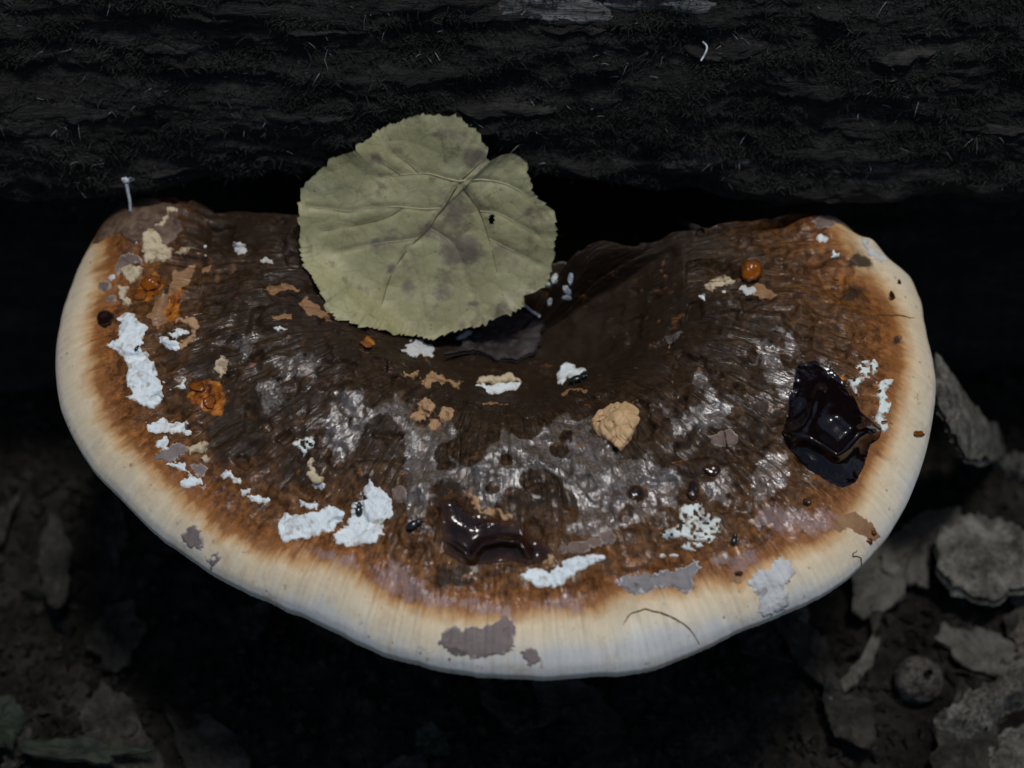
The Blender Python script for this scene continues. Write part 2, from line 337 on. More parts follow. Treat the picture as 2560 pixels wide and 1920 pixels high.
def catmull(P, n):
    P = np.asarray(P); m = len(P); t = np.linspace(0, m - 1 - 1e-9, n); i = t.astype(int); f = (t - i)[:, None]
    p0 = P[np.maximum(i - 1, 0)]; p1 = P[i]; p2 = P[np.minimum(i + 1, m - 1)]; p3 = P[np.minimum(i + 2, m - 1)]
    return .5 * (2 * p1 + (p2 - p0) * f + (2 * p0 - 5 * p1 + 4 * p2 - p3) * f ** 2 + (3 * p1 - p0 - 3 * p2 + p3) * f ** 3)
CUR = catmull(PROF, 4000); _eq = int(np.argmax(CUR[:, 0]))
TOPR, TOPZ = CUR[:_eq + 1, 0] / CUR[_eq, 0], CUR[:_eq + 1, 1]
TOPR = np.maximum.accumulate(TOPR)
def _b(px, py, z, r, h):
    p = on_plane(np.array(float(px)), np.array(float(py)), np.array(z)); return (p[0], p[1], r, h)
BUMPS = [_b(2148, 652, -.004, .0022, -.0042), _b(2175, 620, -.006, .0028, .0022), _b(2060, 585, -.003, .010, .0055), _b(345, 560, -.003, .013, .0050), _b(330, 640, -.003, .004, .0008), _b(1800, 705, -.004, .0035, -.0030), _b(1600, 690, -.01, .012, -.004), _b(600, 560, -.006, .012, -.004)]
def wback(phi):
    d = np.degrees((phi + 2 * math.pi) % (2 * math.pi))
    return sstep(25, 47, d) * (1 - sstep(136, 155, d))
def cut(phi): return (phi - math.pi / 2) % (2 * math.pi)
def surf_noise(x, y, phi0, rho):
    phi = cut(phi0)
    e = sstep(1.0, .8, rho)
    n = fbm(x * 55, y * 55, 3, 3) * .0026 * e + fbm(x * 190, y * 190, 5, 3) * .0008 * e
    fibre = fbm(phi * 42 + fbm(x * 60, y * 60, 8, 2) * 1.2, rho * 4, 9, 2) * .00050 * sstep(.18, .4, rho) * (.35 + .65 * sstep(1.02, .9, rho))
    lump = fbm(phi * 7, rho * 0.5, 21, 3) * .0019 * sstep(.6, .95, rho)
    rim = (np.abs(np.sin(phi * 190 + 2 * fbm(phi * 5, rho, 31, 2)))) * .00020 * sstep(.84, .93, rho) * sstep(-.2, -.6, np.sin(phi0))
    w = fbm(x * 300, y * 300, 12, 2) * .3; zone = sstep(.22, .34, rho) * sstep(.9, .78, rho)
    pit = -.0013 * sstep(.66, .80, vn(x * 230 + w, y * 230 + w, 10)) * zone + .0007 * sstep(.60, .8, vn(x * 150 + w, y * 150, 11)) * zone
    return n + fibre + lump + rim + pit
def capz(phi, rho, x, y, fine=True):
    a = np.interp(rho, TOPR, TOPZ); wb = wback(phi)
    bk = -.020 + .005 * sstep(.3, 1, rho)
    z = a * (1 - wb) + bk * wb
    for bx, by, br, bh in BUMPS:
        z = z + bh * np.exp(-((x - bx) ** 2 + (y - by) ** 2) / br ** 2)
    return z + surf_noise(x, y, phi, rho) if fine else z
NOTCH = None
def H(x, y, fine=True):
    dx = x - CC[0]; dy = y - CC[1]; phi = np.arctan2(dy, dx); rho = np.hypot(dx, dy) / Ro(phi)
    z = capz(phi, np.minimum(rho, 1), x, y, fine)
    return np.where(rho > 1, -.06, z)
def march(fn, px, py, t0, t1, n=60, it=14):
    d = rays(px, py); lo = np.full(d.shape[:-1], t0); hi = np.full(d.shape[:-1], t1); found = np.zeros(lo.shape, bool)
    ts = np.linspace(t0, t1, n)
    for i in range(1, n):
        p = CAM + d * ts[i]; ins = fn(p); new = ins & ~found
        lo = np.where(new, ts[i - 1], lo); hi = np.where(new, ts[i], hi); found |= ins
        if found.all(): break
    for _ in range(it):
        mid = (lo + hi) / 2; ins = fn(CAM + d * mid[..., None]); hi = np.where(ins, mid, hi); lo = np.where(ins, lo, mid)
    return np.where(found, hi, t1), found
def hit_cap(px, py):
    px = np.asarray(px, float); py = np.asarray(py, float)
    t, f = march(lambda p: p[..., 2] < H(p[..., 0], p[..., 1], False), px, py, .44, .60, 48, 7)
    d = rays(px, py); lo = t - .007; hi = t + .007
    for _ in range(11):
        mid = (lo + hi) / 2; p = CAM + d * mid[..., None]; ins = p[..., 2] < H(p[..., 0], p[..., 1]); hi = np.where(ins, mid, hi); lo = np.where(ins, lo, mid)
    t = np.where(f, hi, t)
    return CAM + d * t[..., None], f, t
def cap_normal(P):
    e = .0007; x, y = P[..., 0], P[..., 1]
    n = np.stack([-(H(x + e, y) - H(x - e, y)) / (2 * e), -(H(x, y + e) - H(x, y - e)) / (2 * e), np.ones_like(x)], -1)
    n[..., :2] = np.clip(n[..., :2], -2.5, 2.5)
    return n / np.linalg.norm(n, axis=-1, keepdims=True)

# ------------------------------------------------------------------ stain, film and painted hollow-shade maps, read off the photograph
BROWN = Z('W', [(196,516),(216,512),(226,560),(222,620),(207,680),(196,740),(203,800),(213,850),(230,900),(262,950),(300,985),(345,1025),(390,1065),(440,1108),(490,1148),(550,1180),(620,1193),(700,1206),(760,1225),(800,1262),(850,1292),(920,1312),(1000,1322),(1080,1330),(1150,1320),(1220,1314),(1290,1308),(1340,1282),(1400,1274),(1470,1270),(1530,1250),(1600,1256),(1640,1220),(1700,1190),(1760,1172),(1800,1150),(1815,1115),(1845,1085),(1866,1050),(1886,1000),(1915,950),(1930,900),(1942,850),(1948,800),(1944,750),(1938,700),(1920,650),(1885,605),(1850,580),(1838,545),(1815,505),(1785,470),(1740,150),(330,100),(240,395),(198,470)])
FILM = [Z('C', [(590,190),(680,200),(760,180),(880,170),(930,250),(900,330),(960,430),(1060,450),(1130,380),(1180,300),(1240,280),(1300,200),(1330,230),(1420,260),(1500,240),(1560,180),(1700,120),(1800,130),(1880,210),(1960,290),(2100,400),(2212,430),(2212,600),(2100,640),(2050,780),(1990,900),(1900,950),(1780,950),(1680,880),(1780,780),(1760,640),(1700,600),(1500,680),(1400,740),(1290,700),(1200,750),(1130,720),(1010,620),(990,560),(820,560),(760,620),(740,760),(700,830),(620,840),(600,720),(620,600),(590,480)]),
        Z('D', [(-60,400),(150,420),(330,430),(500,460),(560,560),(500,700),(440,740),(330,830),(200,870),(-60,930)]),
        Z('D', [(700,600),(780,560),(860,480),(900,600),(940,680),(860,700),(760,660)]), Z('D', [(1060,430),(1170,350),(1260,380),(1330,500),(1290,580),(1180,640),(1060,720),(1050,560)]),
        Z('F', [(120,990),(260,950),(360,1020),(400,1180),(450,1240),(450,1640),(310,1640),(320,1250),(230,1100)]), Z('F', [(1480,1130),(1580,1120),(1620,1250),(1700,1330),(1560,1420),(1480,1280)]),
        Z('E', [(820,1080),(890,1010),(970,1100),(950,1200),(1060,1300),(1050,1400),(1000,1430),(880,1290)]), Z('E', [(1040,990),(1080,970),(1110,1100),(1080,1170),(1040,1110)]),
        Z('E', [(330,1300),(430,1260),(540,1360),(620,1500),(560,1560),(480,1440)]), Z('E', [(400,1500),(560,1560),(640,1659),(380,1659)]), Z('D', [(430,40),(560,130),(620,120),(700,180),(560,200),(520,300),(460,200)]), Z('D', [(640,60),(820,20),(860,180),(740,230)]),
        Z('B', [(1960,130),(2080,60),(2130,200),(2060,380),(1980,300)]), Z('A', [(1650,1250),(1850,1240),(1930,1350),(1760,1370),(1660,1450)]), Z('A', [(1500,1440),(1620,1400),(1700,1560),(1560,1600)]), Z('A', [(2050,1500),(2212,1480),(2212,1640),(2100,1650)]),
        Z('A', [(1340,1180),(1480,1080),(1560,1100),(1420,1250)]), Z('C', [(120,300),(240,120),(330,180),(260,330),(160,420)]), Z('C', [(260,160),(320,60),(520,30),(640,60),(600,140),(540,90),(400,110)])]
FHOLE = [Z('C', ellipse(480, 265, 105, 58)), Z('C', ellipse(425, 160, 92, 36)), Z('C', ellipse(470, 420, 110, 60)), Z('C', ellipse(1020, 370, 118, 92)), Z('C', ellipse(1150, 240, 102, 62)), Z('C', ellipse(880, 462, 62, 28)),
         Z('C', ellipse(1285, 420, 58, 36)), Z('C', ellipse(1420, 230, 80, 40)), Z('C', ellipse(1660, 350, 70, 55)), Z('C', ellipse(1700, 250, 48, 60)), Z('C', ellipse(1540, 570, 150, 90, .2)), Z('C', ellipse(1360, 680, 100, 80)), Z('C', ellipse(1715, 740, 60, 112)),
         Z('C', ellipse(850, 370, 52, 66)), Z('C', ellipse(1190, 620, 60, 40)), Z('D', ellipse(560, 330, 92, 82)), Z('D', ellipse(420, 210, 90, 95)), Z('D', ellipse(650, 620, 56, 84)), Z('D', ellipse(250, 640, 70, 60)), Z('D', ellipse(180, 790, 55, 60)), Z('D', ellipse(900, 655, 28, 22))]
PURP = [Z('D', [(1030,820),(1120,740),(1250,720),(1400,740),(1560,740),(1680,800),(1600,900),(1480,950),(1300,930),(1150,920)]), Z('D', [(760,1080),(900,1040),(1080,1060),(1100,1150),(960,1170),(840,1130)]),
        Z('C', [(370,1150),(500,1130),(640,1180),(760,1300),(880,1380),(1080,1370),(1300,1420),(1380,1530),(1200,1470),(1000,1440),(820,1470),(640,1420),(440,1300)]), Z('C', [(1500,1420),(1660,1360),(1830,1340),(1820,1480),(1640,1500)]),
        Z('B', [(1900,1030),(2212,1060),(2212,1180),(2080,1140),(1940,1090)])]
TAN = [Z('A', [(750,960),(780,880),(860,840),(900,700),(1000,650),(1060,610),(1050,720),(990,760),(960,860),(860,960),(880,1020),(800,1050)]), Z('A', [(1540,775),(1640,760),(1780,795),(1700,815),(1600,805)]), Z('A', [(1790,880),(1830,820),(1950,900),(2000,990),(1880,960)]),
       Z('A', [(1110,650),(1200,615),(1180,660),(1120,680)]), Z('A', [(1600,985),(1760,970),(1760,1000),(1620,1010)]), Z('F', [(1390,950),(1600,905),(1540,940),(1410,970)]), Z('F', [(860,1010),(1010,1010),(940,1030),(870,1028)]), Z('D', [(1580,880),(1700,790),(1800,790),(1900,880),(1930,950),(1840,990),(1740,910),(1640,900)]),
       Z('D', [(900,1170),(1000,1180),(990,1260),(900,1240)]), Z('E', [(700,620),(860,620),(960,700),(900,740),(780,690)])]
ORANGE = [Z('A', ellipse(750, 770, 110, 80, -.6)), Z('A', ellipse(1135, 1500, 120, 95, .3)), Z('A', ellipse(1180, 1590, 90, 80, .3)), Z('A', ellipse(930, 900, 60, 130, .4)), Z('F', ellipse(50, 610, 60, 34, .5)),
          Z('C', ellipse(1090, 900, 60, 40)), Z('C', ellipse(1280, 880, 60, 34)), Z('E', ellipse(1415, 1310, 28, 18))]
STAIN_SHADE = [(1250,850,430,110,.8),(1680,810,170,95,.75),(800,770,230,85,.75),(640,1010,110,80,.5),(2146,654,20,17,1.3),(1600,640,120,70,.9),(1520,760,150,90,.7),(640,545,120,55,1.1),(560,520,70,40,1.0),(760,590,120,60,.9),(1450,620,200,70,1.1),(1650,610,110,50,1.0),(600,1092,75,70,1.0),(560,1070,50,60,.8),(760,1170,60,55,.8),(830,880,110,60,.7),(1150,900,230,60,.55),(1280,980,260,60,.8),(1500,890,210,100,.8),(1300,770,300,90,.8),(1600,760,170,80,.85),(1480,650,170,60,1.0),(760,700,170,60,.6),(580,590,120,45,.9),(900,760,190,50,.5),  # black stains and old skin; shade of hollow, back gap and fold painted in
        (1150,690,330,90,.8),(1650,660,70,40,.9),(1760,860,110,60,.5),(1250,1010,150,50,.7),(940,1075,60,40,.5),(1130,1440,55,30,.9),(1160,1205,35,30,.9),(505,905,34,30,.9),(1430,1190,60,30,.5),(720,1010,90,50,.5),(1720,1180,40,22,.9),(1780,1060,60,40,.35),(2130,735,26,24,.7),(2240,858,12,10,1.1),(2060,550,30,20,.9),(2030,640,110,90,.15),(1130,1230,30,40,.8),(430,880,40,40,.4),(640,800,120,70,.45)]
def fields(px, py):
    n = len(px); w1 = fbm(px / 45, py / 45, 41, 4, .6) * 22; w2 = fbm(px / 45, py / 45, 42, 4, .6) * 22
    qx = px + w1; qy = py + w2
    bdv = sdf(px, py, BROWN) / 100.0
    def m(polys, soft, wob=1.0):
        v = np.zeros(n)
        for p in polys:
            lo = p.min(0) - soft - 24; hi = p.max(0) + soft + 24
            s = (px > lo[0]) & (px < hi[0]) & (py > lo[1]) & (py < hi[1])
            if s.any(): v[s] = np.maximum(v[s], sstep(-soft, soft, sdf(px[s] + (qx[s] - px[s]) * wob, py[s] + (qy[s] - py[s]) * wob, p)))
        return v
    film = m(FILM, 14); hole = m(FHOLE, 4, .5)
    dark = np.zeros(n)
    for cx, cy, rx, ry, a in STAIN_SHADE:
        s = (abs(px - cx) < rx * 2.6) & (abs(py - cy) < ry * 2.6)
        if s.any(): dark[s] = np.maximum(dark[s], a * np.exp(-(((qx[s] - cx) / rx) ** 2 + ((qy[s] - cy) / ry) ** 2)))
    soft = .35 + .65 * sstep(1500, 700, px)
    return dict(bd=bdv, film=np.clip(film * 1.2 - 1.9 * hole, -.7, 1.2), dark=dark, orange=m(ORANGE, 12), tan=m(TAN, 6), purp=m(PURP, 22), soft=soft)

# ------------------------------------------------------------------ ground and log
GZ = -0.098
def ground_z(x, y):
    near = np.exp(-((x / .6) ** 2 + (y / .6) ** 2))
    return GZ + (fbm(x * 14, y * 14, 51, 3) * .007 + fbm(x * 70, y * 70, 52, 3) * .003) * (.3 + .7 * near) + .10 * x * near * .15
def axis(lo, hi, step, far, nfar):
    mid = np.arange(lo, hi + step / 2, step); g = np.geomspace(.01, far, nfar)
    return np.r_[lo - g[::-1], mid, hi + g]
gx = axis(-.22, .22, .0022, 60, 26); gy = axis(-.16, .16, .0022, 60, 26)
X, Y = np.meshgrid(gx, gy, indexing='ij')
V = np.stack([X, Y, ground_z(X, Y)], -1).reshape(-1, 3)
link('ground', mesh_np('ground', V, grid_faces(len(gx), len(gy))), MT['soil'], kind='structure', label='dark damp forest soil below the log', cat='ground')

LP = np.array([(.42,.125),(.36,.152),(.30,.165),(.24,.168),(.18,.156),(.13,.128),(.098,.094),(.077,.062),(.064,.035),(.0572,.018),(.0560,.0115),(.0605,.005),(.071,-.001),(.083,-.010),(.089,-.028),(.086,-.055),(.080,-.085),(.070,-.14)])
LC = catmull(LP, 900)
_dl = np.r_[0, np.cumsum(np.linalg.norm(np.diff(LC, axis=0), axis=1))]
_sel = LC[:, 1] < .16; _zi = LC[_sel][::-1]; _zi = _zi[np.argsort(_zi[:, 1])]
def log_shift(x): return fbm(x * 14 + 3, 0 * x, 61, 4, .6) * .0085 - .0015
def log_disp(x, z):
    r = fbm(x * 16, z * 170, 62, 4); ridg = 1 - np.abs(r) * 2
    a = fbm(x * 11, z * 28, 63, 3) * .005 - ridg * .0012 + fbm(x * 45, z * 60, 67, 3) * .0030 + fbm(x * 120, z * 150, 68, 3) * .0016 + fbm(x * 90, z * 260, 64, 3) * .0011 + fbm(x * 330, z * 700, 65, 3) * .0006
    st = np.floor(z * 75 + fbm(x * 7, z * 5, 66, 2) * 1.2) ; fr = (z * 75 + fbm(x * 7, z * 5, 66, 2) * 1.2) - st
    return a + (fr - .5) * .0004
def log_y(x, z):
    zz = z - log_shift(x); return np.interp(zz, _zi[:, 1], _zi[:, 0]) + log_disp(x, z)
def hit_log(px, py):
    px = np.asarray(px, float); py = np.asarray(py, float)
    t, f = march(lambda p: p[..., 1] > np.interp(p[..., 2] - log_shift(p[..., 0]), _zi[:, 1], _zi[:, 0]), px, py, .40, .80, 60, 6)
    d = rays(px, py); a = t - .016; lo = a.copy(); hi = t + .016; got = np.zeros(t.shape, bool)
    for q in range(1, 14):
        tq = a + .032 * q / 13; p = CAM + d * tq[..., None]; ins = p[..., 1] > log_y(p[..., 0], p[..., 2]); new = ins & ~got
        lo = np.where(new, tq - .032 / 13, lo); hi = np.where(new, tq, hi); got |= ins
    for _ in range(8):
        mid = (lo + hi) / 2; p = CAM + d * mid[..., None]; ins = p[..., 1] > log_y(p[..., 0], p[..., 2]); hi = np.where(ins, mid, hi); lo = np.where(ins, lo, mid)
    t = hi
    return CAM + rays(px, py) * t[..., None], f, t
lx = axis(-.19, .19, .00062, .7, 14)
la = np.r_[np.linspace(0, _dl[-1], 60), np.linspace(np.interp(.075, LC[::-1, 1][:0] if False else [0, 1], [0, 1]) * 0 + _dl[np.argmin(abs(LC[:, 1] - .085) + (LC[:, 0] > .2) * 9)], _dl[np.argmin(abs(LC[:, 1] + .03))], 330)]
la = np.unique(np.round(la, 6))
ly0 = np.interp(la, _dl, LC[:, 0]); lz0 = np.interp(la, _dl, LC[:, 1])
Xl, Yl = np.meshgrid(lx, ly0, indexing='ij'); Zl = np.meshgrid(lx, lz0, indexing='ij')[1]
edge = sstep(.150, .135, Zl)
Zl2 = Zl + log_shift(Xl) * edge
dsp = log_disp(Xl, Zl2)
Yl2 = Yl + dsp * edge; Zl3 = Zl2 + dsp * (1 - edge)
pale = np.clip(sstep(.050, .062, Zl3 + .004 * fbm(Xl * 20, Zl3 * 40, 71, 3)) * sstep(.06, -.01, Xl) * .9 + .5 * sstep(.010, .016, Zl3) * sstep(.024, .018, Zl3) * sstep(-.0, .03, Xl), 0, 1)
pale = np.where(Xl < -.02, pale * .5, pale)
LOG = thing('fallen_log', 'dark rotting mossy log lying behind the bracket fungus', 'log', (0, .24, GZ))
put('trunk', np.stack([Xl, Yl2, Zl3], -1).reshape(-1, 3), grid_faces(len(lx), len(la)), MT['log'], LOG, attrs={'pale': pale.ravel()})

# splinters and bark flakes on the log face, one by one
def flake(px, py, Lx, Lz, th, rot, mat, name='bark_flake'):
    P, f, t = hit_log(np.array([px]), np.array([py])); P = P[0]
    n = 22; u = np.linspace(-1, 1, n); v = np.linspace(-1, 1, 7); U, Vv = np.meshgrid(u, v, indexing='ij'); s = rnd.randrange(999)
    wd = np.clip(1 - np.abs(u) ** rnd.choice((2, 3, 5)), .02, 1)[:, None] * (1 + .35 * fbm(u * 3, 0 * u, s, 3)[:, None])
    x = P[0] + U * Lx / 2; z = P[2] + Vv * wd * Lz / 2 + (U * Lx / 2) * rot + .15 * Lz * fbm(U * 2, Vv * 0, s + 1, 2)
    off = th * (np.clip(1 - np.abs(Vv) ** 4, 0, 1) * np.clip(1 - np.abs(U) ** 6, 0, 1) * (1 + .5 * fbm(U * 6, Vv * 5, s + 2, 3))) - .0007
    y = log_y(x, z) - off
    V = np.stack([x, y, z], -1).reshape(-1, 3)
    put(name, V, grid_faces(n, 7), mat, LOG)
for k in range(16):
    px = rnd.uniform(-60, 2620); py = rnd.uniform(5, 500)
    flake(px, py, rnd.uniform(.007, .032), rnd.uniform(.0014, .0042), rnd.uniform(.0008, .0026), rnd.uniform(-.10, .10), MT['flake'])
for (px, py, lx_, lz_, m_) in [(1380, 22, .032, .007, 'palewood'), (1270, 40, .020, .004, 'flake'), (1650, 8, .030, .004, 'palewood'), (1080, 8, .03, .005, 'flake'), (300, 105, .011, .005, 'flake'), (600, 22, .05, .004, 'flake'),
                               (2010, 225, .022, .0045, 'flake'), (1960, 232, .012, .003, 'flake'), (2390, 220, .013, .0026, 'flake'), (1500, 240, .014, .0075, 'flake'), (1560, 420, .034, .004, 'flake'), (1500, 470, .03, .004, 'flake'), (1700, 432, .018, .003, 'flake'), (2130, 390, .05, .004, 'flake'), (2120, 300, .02, .004, 'flake'), (2160, 335, .012, .002, 'flake'), (2330, 440, .02, .004, 'flake'), (2500, 395, .02, .003, 'flake'), (450, 440, .045, .003, 'flake'), (440, 430, .02, .0018, 'flake'), (60, 540, .03, .006, 'flake')]:
    flake(px, py, lx_, lz_, .0013, rnd.uniform(-.05, .03), MT[m_])

# ------------------------------------------------------------------ the bracket fungus
base = np.array([CC[0], CC[1] + .02, -.026])
FUN = thing('bracket_fungus', 'large brown bracket fungus with thick cream rim growing from the dark log', 'bracket fungus', tuple(base))
NT = 1700
ph = np.linspace(-math.pi, math.pi, NT, endpoint=False)
idx = np.unique(np.round(np.r_[np.linspace(0, _eq, 300), np.linspace(_eq, 3999, 60)]).astype(int))
sr = CUR[idx, 0] / CUR[_eq, 0]; sz = CUR[idx, 1]; top = idx <= _eq
sr = np.clip(sr, .004, 1)
PH, SR = np.meshgrid(ph, sr, indexing='ij'); SZ = np.meshgrid(ph, sz, indexing='ij')[1]; TP = np.meshgrid(ph, top, indexing='ij')[1]
RO = Ro(ph)[:, None]
FX = CC[0] + np.cos(PH) * SR * RO; FY = CC[1] + np.sin(PH) * SR * RO
FZ = np.where(TP, capz(PH, SR, FX, FY), 0)
wbm = wback(PH); under = SZ * (1 - wbm) + (-.015 - (1 - SR) * .02 + (SZ + .0128) * .8) * wbm + surf_noise(FX, FY, PH, SR) * (SR > .9)
FZ = np.where(TP, FZ, under)
FV = np.stack([FX, FY, FZ], -1).reshape(-1, 3)
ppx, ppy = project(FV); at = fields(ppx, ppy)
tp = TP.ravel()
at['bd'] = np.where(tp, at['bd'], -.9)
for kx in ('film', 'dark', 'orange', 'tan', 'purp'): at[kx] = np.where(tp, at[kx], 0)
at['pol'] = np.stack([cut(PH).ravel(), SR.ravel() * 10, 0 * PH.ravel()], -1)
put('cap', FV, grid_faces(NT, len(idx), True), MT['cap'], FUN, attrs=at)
# the stem-like base that runs back into the log
a = np.linspace(0, 2 * math.pi, 48, endpoint=False); rings = []
for t in np.linspace(0, 1, 10):
    yy = .035 + t * .075; rx = .07 - .012 * t; rz = .008 + .003 * t
    rings.append(np.stack([-.004 + rx * np.cos(a) + .002 * fbm(a * 3, a * 0 + t * 4, 81, 2), np.full_like(a, yy), -.0325 + rz * np.sin(a) + .002 * fbm(a * 4, a * 0 + t * 5, 82, 2)], -1))
put('attachment', np.vstack(rings), np.vstack([grid_faces(10, 48), np.stack([np.arange(9) * 48 + 47, np.arange(1, 10) * 48 + 47, np.arange(1, 10) * 48, np.arange(9) * 48], -1)]), MT['cap'], FUN,
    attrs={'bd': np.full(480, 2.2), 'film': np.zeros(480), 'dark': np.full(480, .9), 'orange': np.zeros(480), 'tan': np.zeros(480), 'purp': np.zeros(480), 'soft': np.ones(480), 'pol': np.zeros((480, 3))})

def patch(poly, mat, tmax=.0006, slope=.00012, wob=4.5, wf=9.0, name='crust_patch', shape=None, step=2.2, holes=0, parent=None, extra=None, edge_w=14, relax=0):
    """a raised growth lying on the cap; thickness tapers to below the skin at its ragged edge"""
    lo = poly.min(0) - 12; hi = poly.max(0) + 12
    gx = np.arange(lo[0], hi[0], step); gy = np.arange(lo[1], hi[1], step)
    X, Y = np.meshgrid(gx, gy, indexing='ij'); s0 = rnd.randrange(9999)
    X = X + rs.uniform(-.2, .2, X.shape) * step; Y = Y + rs.uniform(-.2, .2, X.shape) * step
    s = sdf(X + fbm(X / wf, Y / wf, s0, 3) * wob, Y + fbm(X / wf, Y / wf, s0 + 1, 3) * wob, poly) + fbm(X / 6, Y / 6, s0 + 2, 2) * wob * .35
    if holes: s = np.minimum(s, (holes - vn(X / 7, Y / 7, s0 + 5)) * 40)
    P, f, t = hit_cap(X, Y)
    n = cap_normal(P)
    if shape is None: off = np.clip(s * slope, -.00025, tmax) + np.where(s > 3, fbm(X / 7, Y / 7, s0 + 3, 3) * tmax * .3, 0)
    else: off = np.where(s > 0, shape(X, Y, s), np.clip(s * slope, -.00025, 0))
    V = (P + n * off[..., None])
    if relax:                                           # liquid: levels out the skin below it
        tb = np.where(f, t, np.median(t[f]))
        for _ in range(relax):
            q = np.pad(tb, 1, 'edge'); tb = (q[2:, 1:-1] + q[:-2, 1:-1] + q[1:-1, 2:] + q[1:-1, :-2]) / 4
        wgt = sstep(0, 16, s); tb = np.minimum(tb * wgt + t * (1 - wgt) - off * 1.15, np.where(s > 4, t - .0002, 9))
        V = CAM + rays(X, Y) * tb[..., None]
    keep = (s > -3.2) & f
    F = grid_faces(*X.shape); kf = keep.ravel()[F].all(1); F = F[kf]
    if len(F) == 0: return None
    us, inv = np.unique(F.ravel(), return_inverse=True)
    o = put(name, V.reshape(-1, 3)[us], inv.reshape(F.shape), MT[mat], parent or FUN, attrs={'edge': np.clip(s.ravel()[us] / edge_w, 0, 1)})
    if extra: o['label'] = extra
    return o

for pl in [('A', [(530,985),(600,930),(650,940),(680,990),(740,1045),(720,1130),(690,1180),(740,1230),(800,1320),(815,1400),(850,1440),(860,1510),(830,1580),(780,1610),(720,1590),(680,1550),(600,1540),(640,1500),(590,1420),(600,1370),(620,1340),(590,1270),(560,1220),(490,1200),(465,1160),(530,1130),(560,1060),(550,1010)]),
           ('A', [(820,1120),(860,1115),(940,1140),(980,1190),(900,1215),(850,1160)]), ('A', [(890,1090),(960,1070),(1010,1055),(1035,1090),(960,1112),(900,1112)]), ('A', [(890,1478),(950,1440),(1000,1372),(1004,1470),(960,1485),(930,1458)]),
           ('B', [(720,180),(780,145),(850,130),(890,170),(960,160),(1010,135),(1035,160),(1010,190),(1055,240),(980,240),(900,210),(830,220),(770,235),(730,210)]), ('B', [(805,285),(850,260),(895,280),(870,320),(885,350),(830,345),(805,315)]),
           ('B', [(870,440),(940,430),(1000,430),(1030,490),(1060,530),(1110,540),(1125,590),(1060,605),(1000,610),(965,580),(985,535),(1030,520),(990,490),(930,470),(900,455)]), ('B', [(1230,520),(1280,480),(1315,490),(1330,535),(1400,550),(1390,572),(1340,565),(1290,545)]),
           ('B', [(1385,620),(1420,598),(1460,640),(1410,662),(1390,648)]), ('B', [(1440,660),(1500,645),(1540,670),(1590,670),(1590,695),(1520,718),(1460,702)]), ('B', [(1870,600),(1920,570),(1985,575),(1950,622),(1910,622)]),
           ('B', [(1640,900),(1650,830),(1710,780),(1790,800),(1860,780),(1920,770),(1990,730),(2050,740),(2100,770),(2090,840),(2040,880),(2030,920),(1950,920),(1850,950),(1760,975),(1680,985)]), ('B', [(1790,700),(1850,715),(1920,710),(1930,750),(1860,762),(1800,742)]),
           ('C', [(290,640),(310,600),(350,550),(390,610),(450,620),(480,680),(500,720),(505,790),(450,830),(430,860),(445,920),(380,980),(280,990),(190,1005),(110,985),(85,940),(130,900),(180,860),(215,780),(210,720),(270,700),(320,690)]),
           ('C', [(1385,1215),(1440,1160),(1500,1165),(1560,1180),(1600,1190),(1680,1120),(1760,1085),(1830,1080),(1910,1060),(1970,1090),(1940,1115),(1860,1140),(1800,1190),(1710,1230),(1690,1280),(1620,1300),(1560,1290),(1500,1290),(1440,1250)]),
           ('F', [(800,890),(830,885),(900,890),(1000,880),(1100,870),(1115,880),(1080,925),(1000,952),(920,972),(870,955),(860,922)]), ('F', [(670,555),(720,520),(790,512),(825,550),(780,582),(720,582)]), ('F', [(1365,870),(1370,820),(1390,760),(1440,738),(1500,770),(1565,790),(1540,825),(1450,842),(1410,862),(1390,888)]),
           ('E', [(405,720),(440,698),(468,730),(440,758)]), ('E', ellipse(1258, 328, 40, 26)), ('E', [(1310,445),(1330,398),(1382,430),(1362,465)]), ('A', [(1600,1040),(1650,1025),(1700,1055),(1650,1065)])]:
    patch(Z(*pl), 'white', .00026, .00006, wob=9, wf=13)
for pl in [('D', [(410,930),(460,890),(520,880),(560,840),(540,760),(580,720),(640,730),(690,700),(730,780),(780,790),(840,820),(830,880),(850,920),(800,960),(760,1000),(700,980),(640,970),(560,940),(500,960),(440,965)]), ('D', [(555,1020),(600,980),(690,975),(720,1010),(640,1050),(590,1042)]),
           ('E', [(1490,1210),(1540,1170),(1620,1148),(1658,1190),(1640,1250),(1590,1288),(1530,1272)]), ('E', [(1432,1290),(1500,1290),(1530,1270),(1550,1300),(1490,1350),(1520,1430),(1490,1410),(1450,1330)]),
           ('E', [(1640,1340),(1690,1290),(1758,1300),(1730,1350),(1690,1380),(1740,1460),(1720,1530),(1690,1560),(1720,1600),(1710,1660),(1680,1670),(1655,1640),(1620,1580),(1640,1530),(1650,1470),(1630,1400)]), ('B', [(1735,300),(1790,270),(1860,250),(1900,255),(1890,330),(1850,340),(1820,405),(1800,340),(1750,320)])]:
    patch(Z(*pl), 'porous', .0004, .0001, holes=.74)
for pl in [('D', ellipse(432, 1076, 22, 13)), ('D', ellipse(512, 1075, 36, 12)), ('D', ellipse(8, 1090, 34, 22)), ('A', ellipse(1140, 488, 12)), ('A', ellipse(1145, 550, 9)), ('E', ellipse(580, 690, 14, 9))]:
    patch(Z(*pl), 'white', .0005, .00014, wob=2)
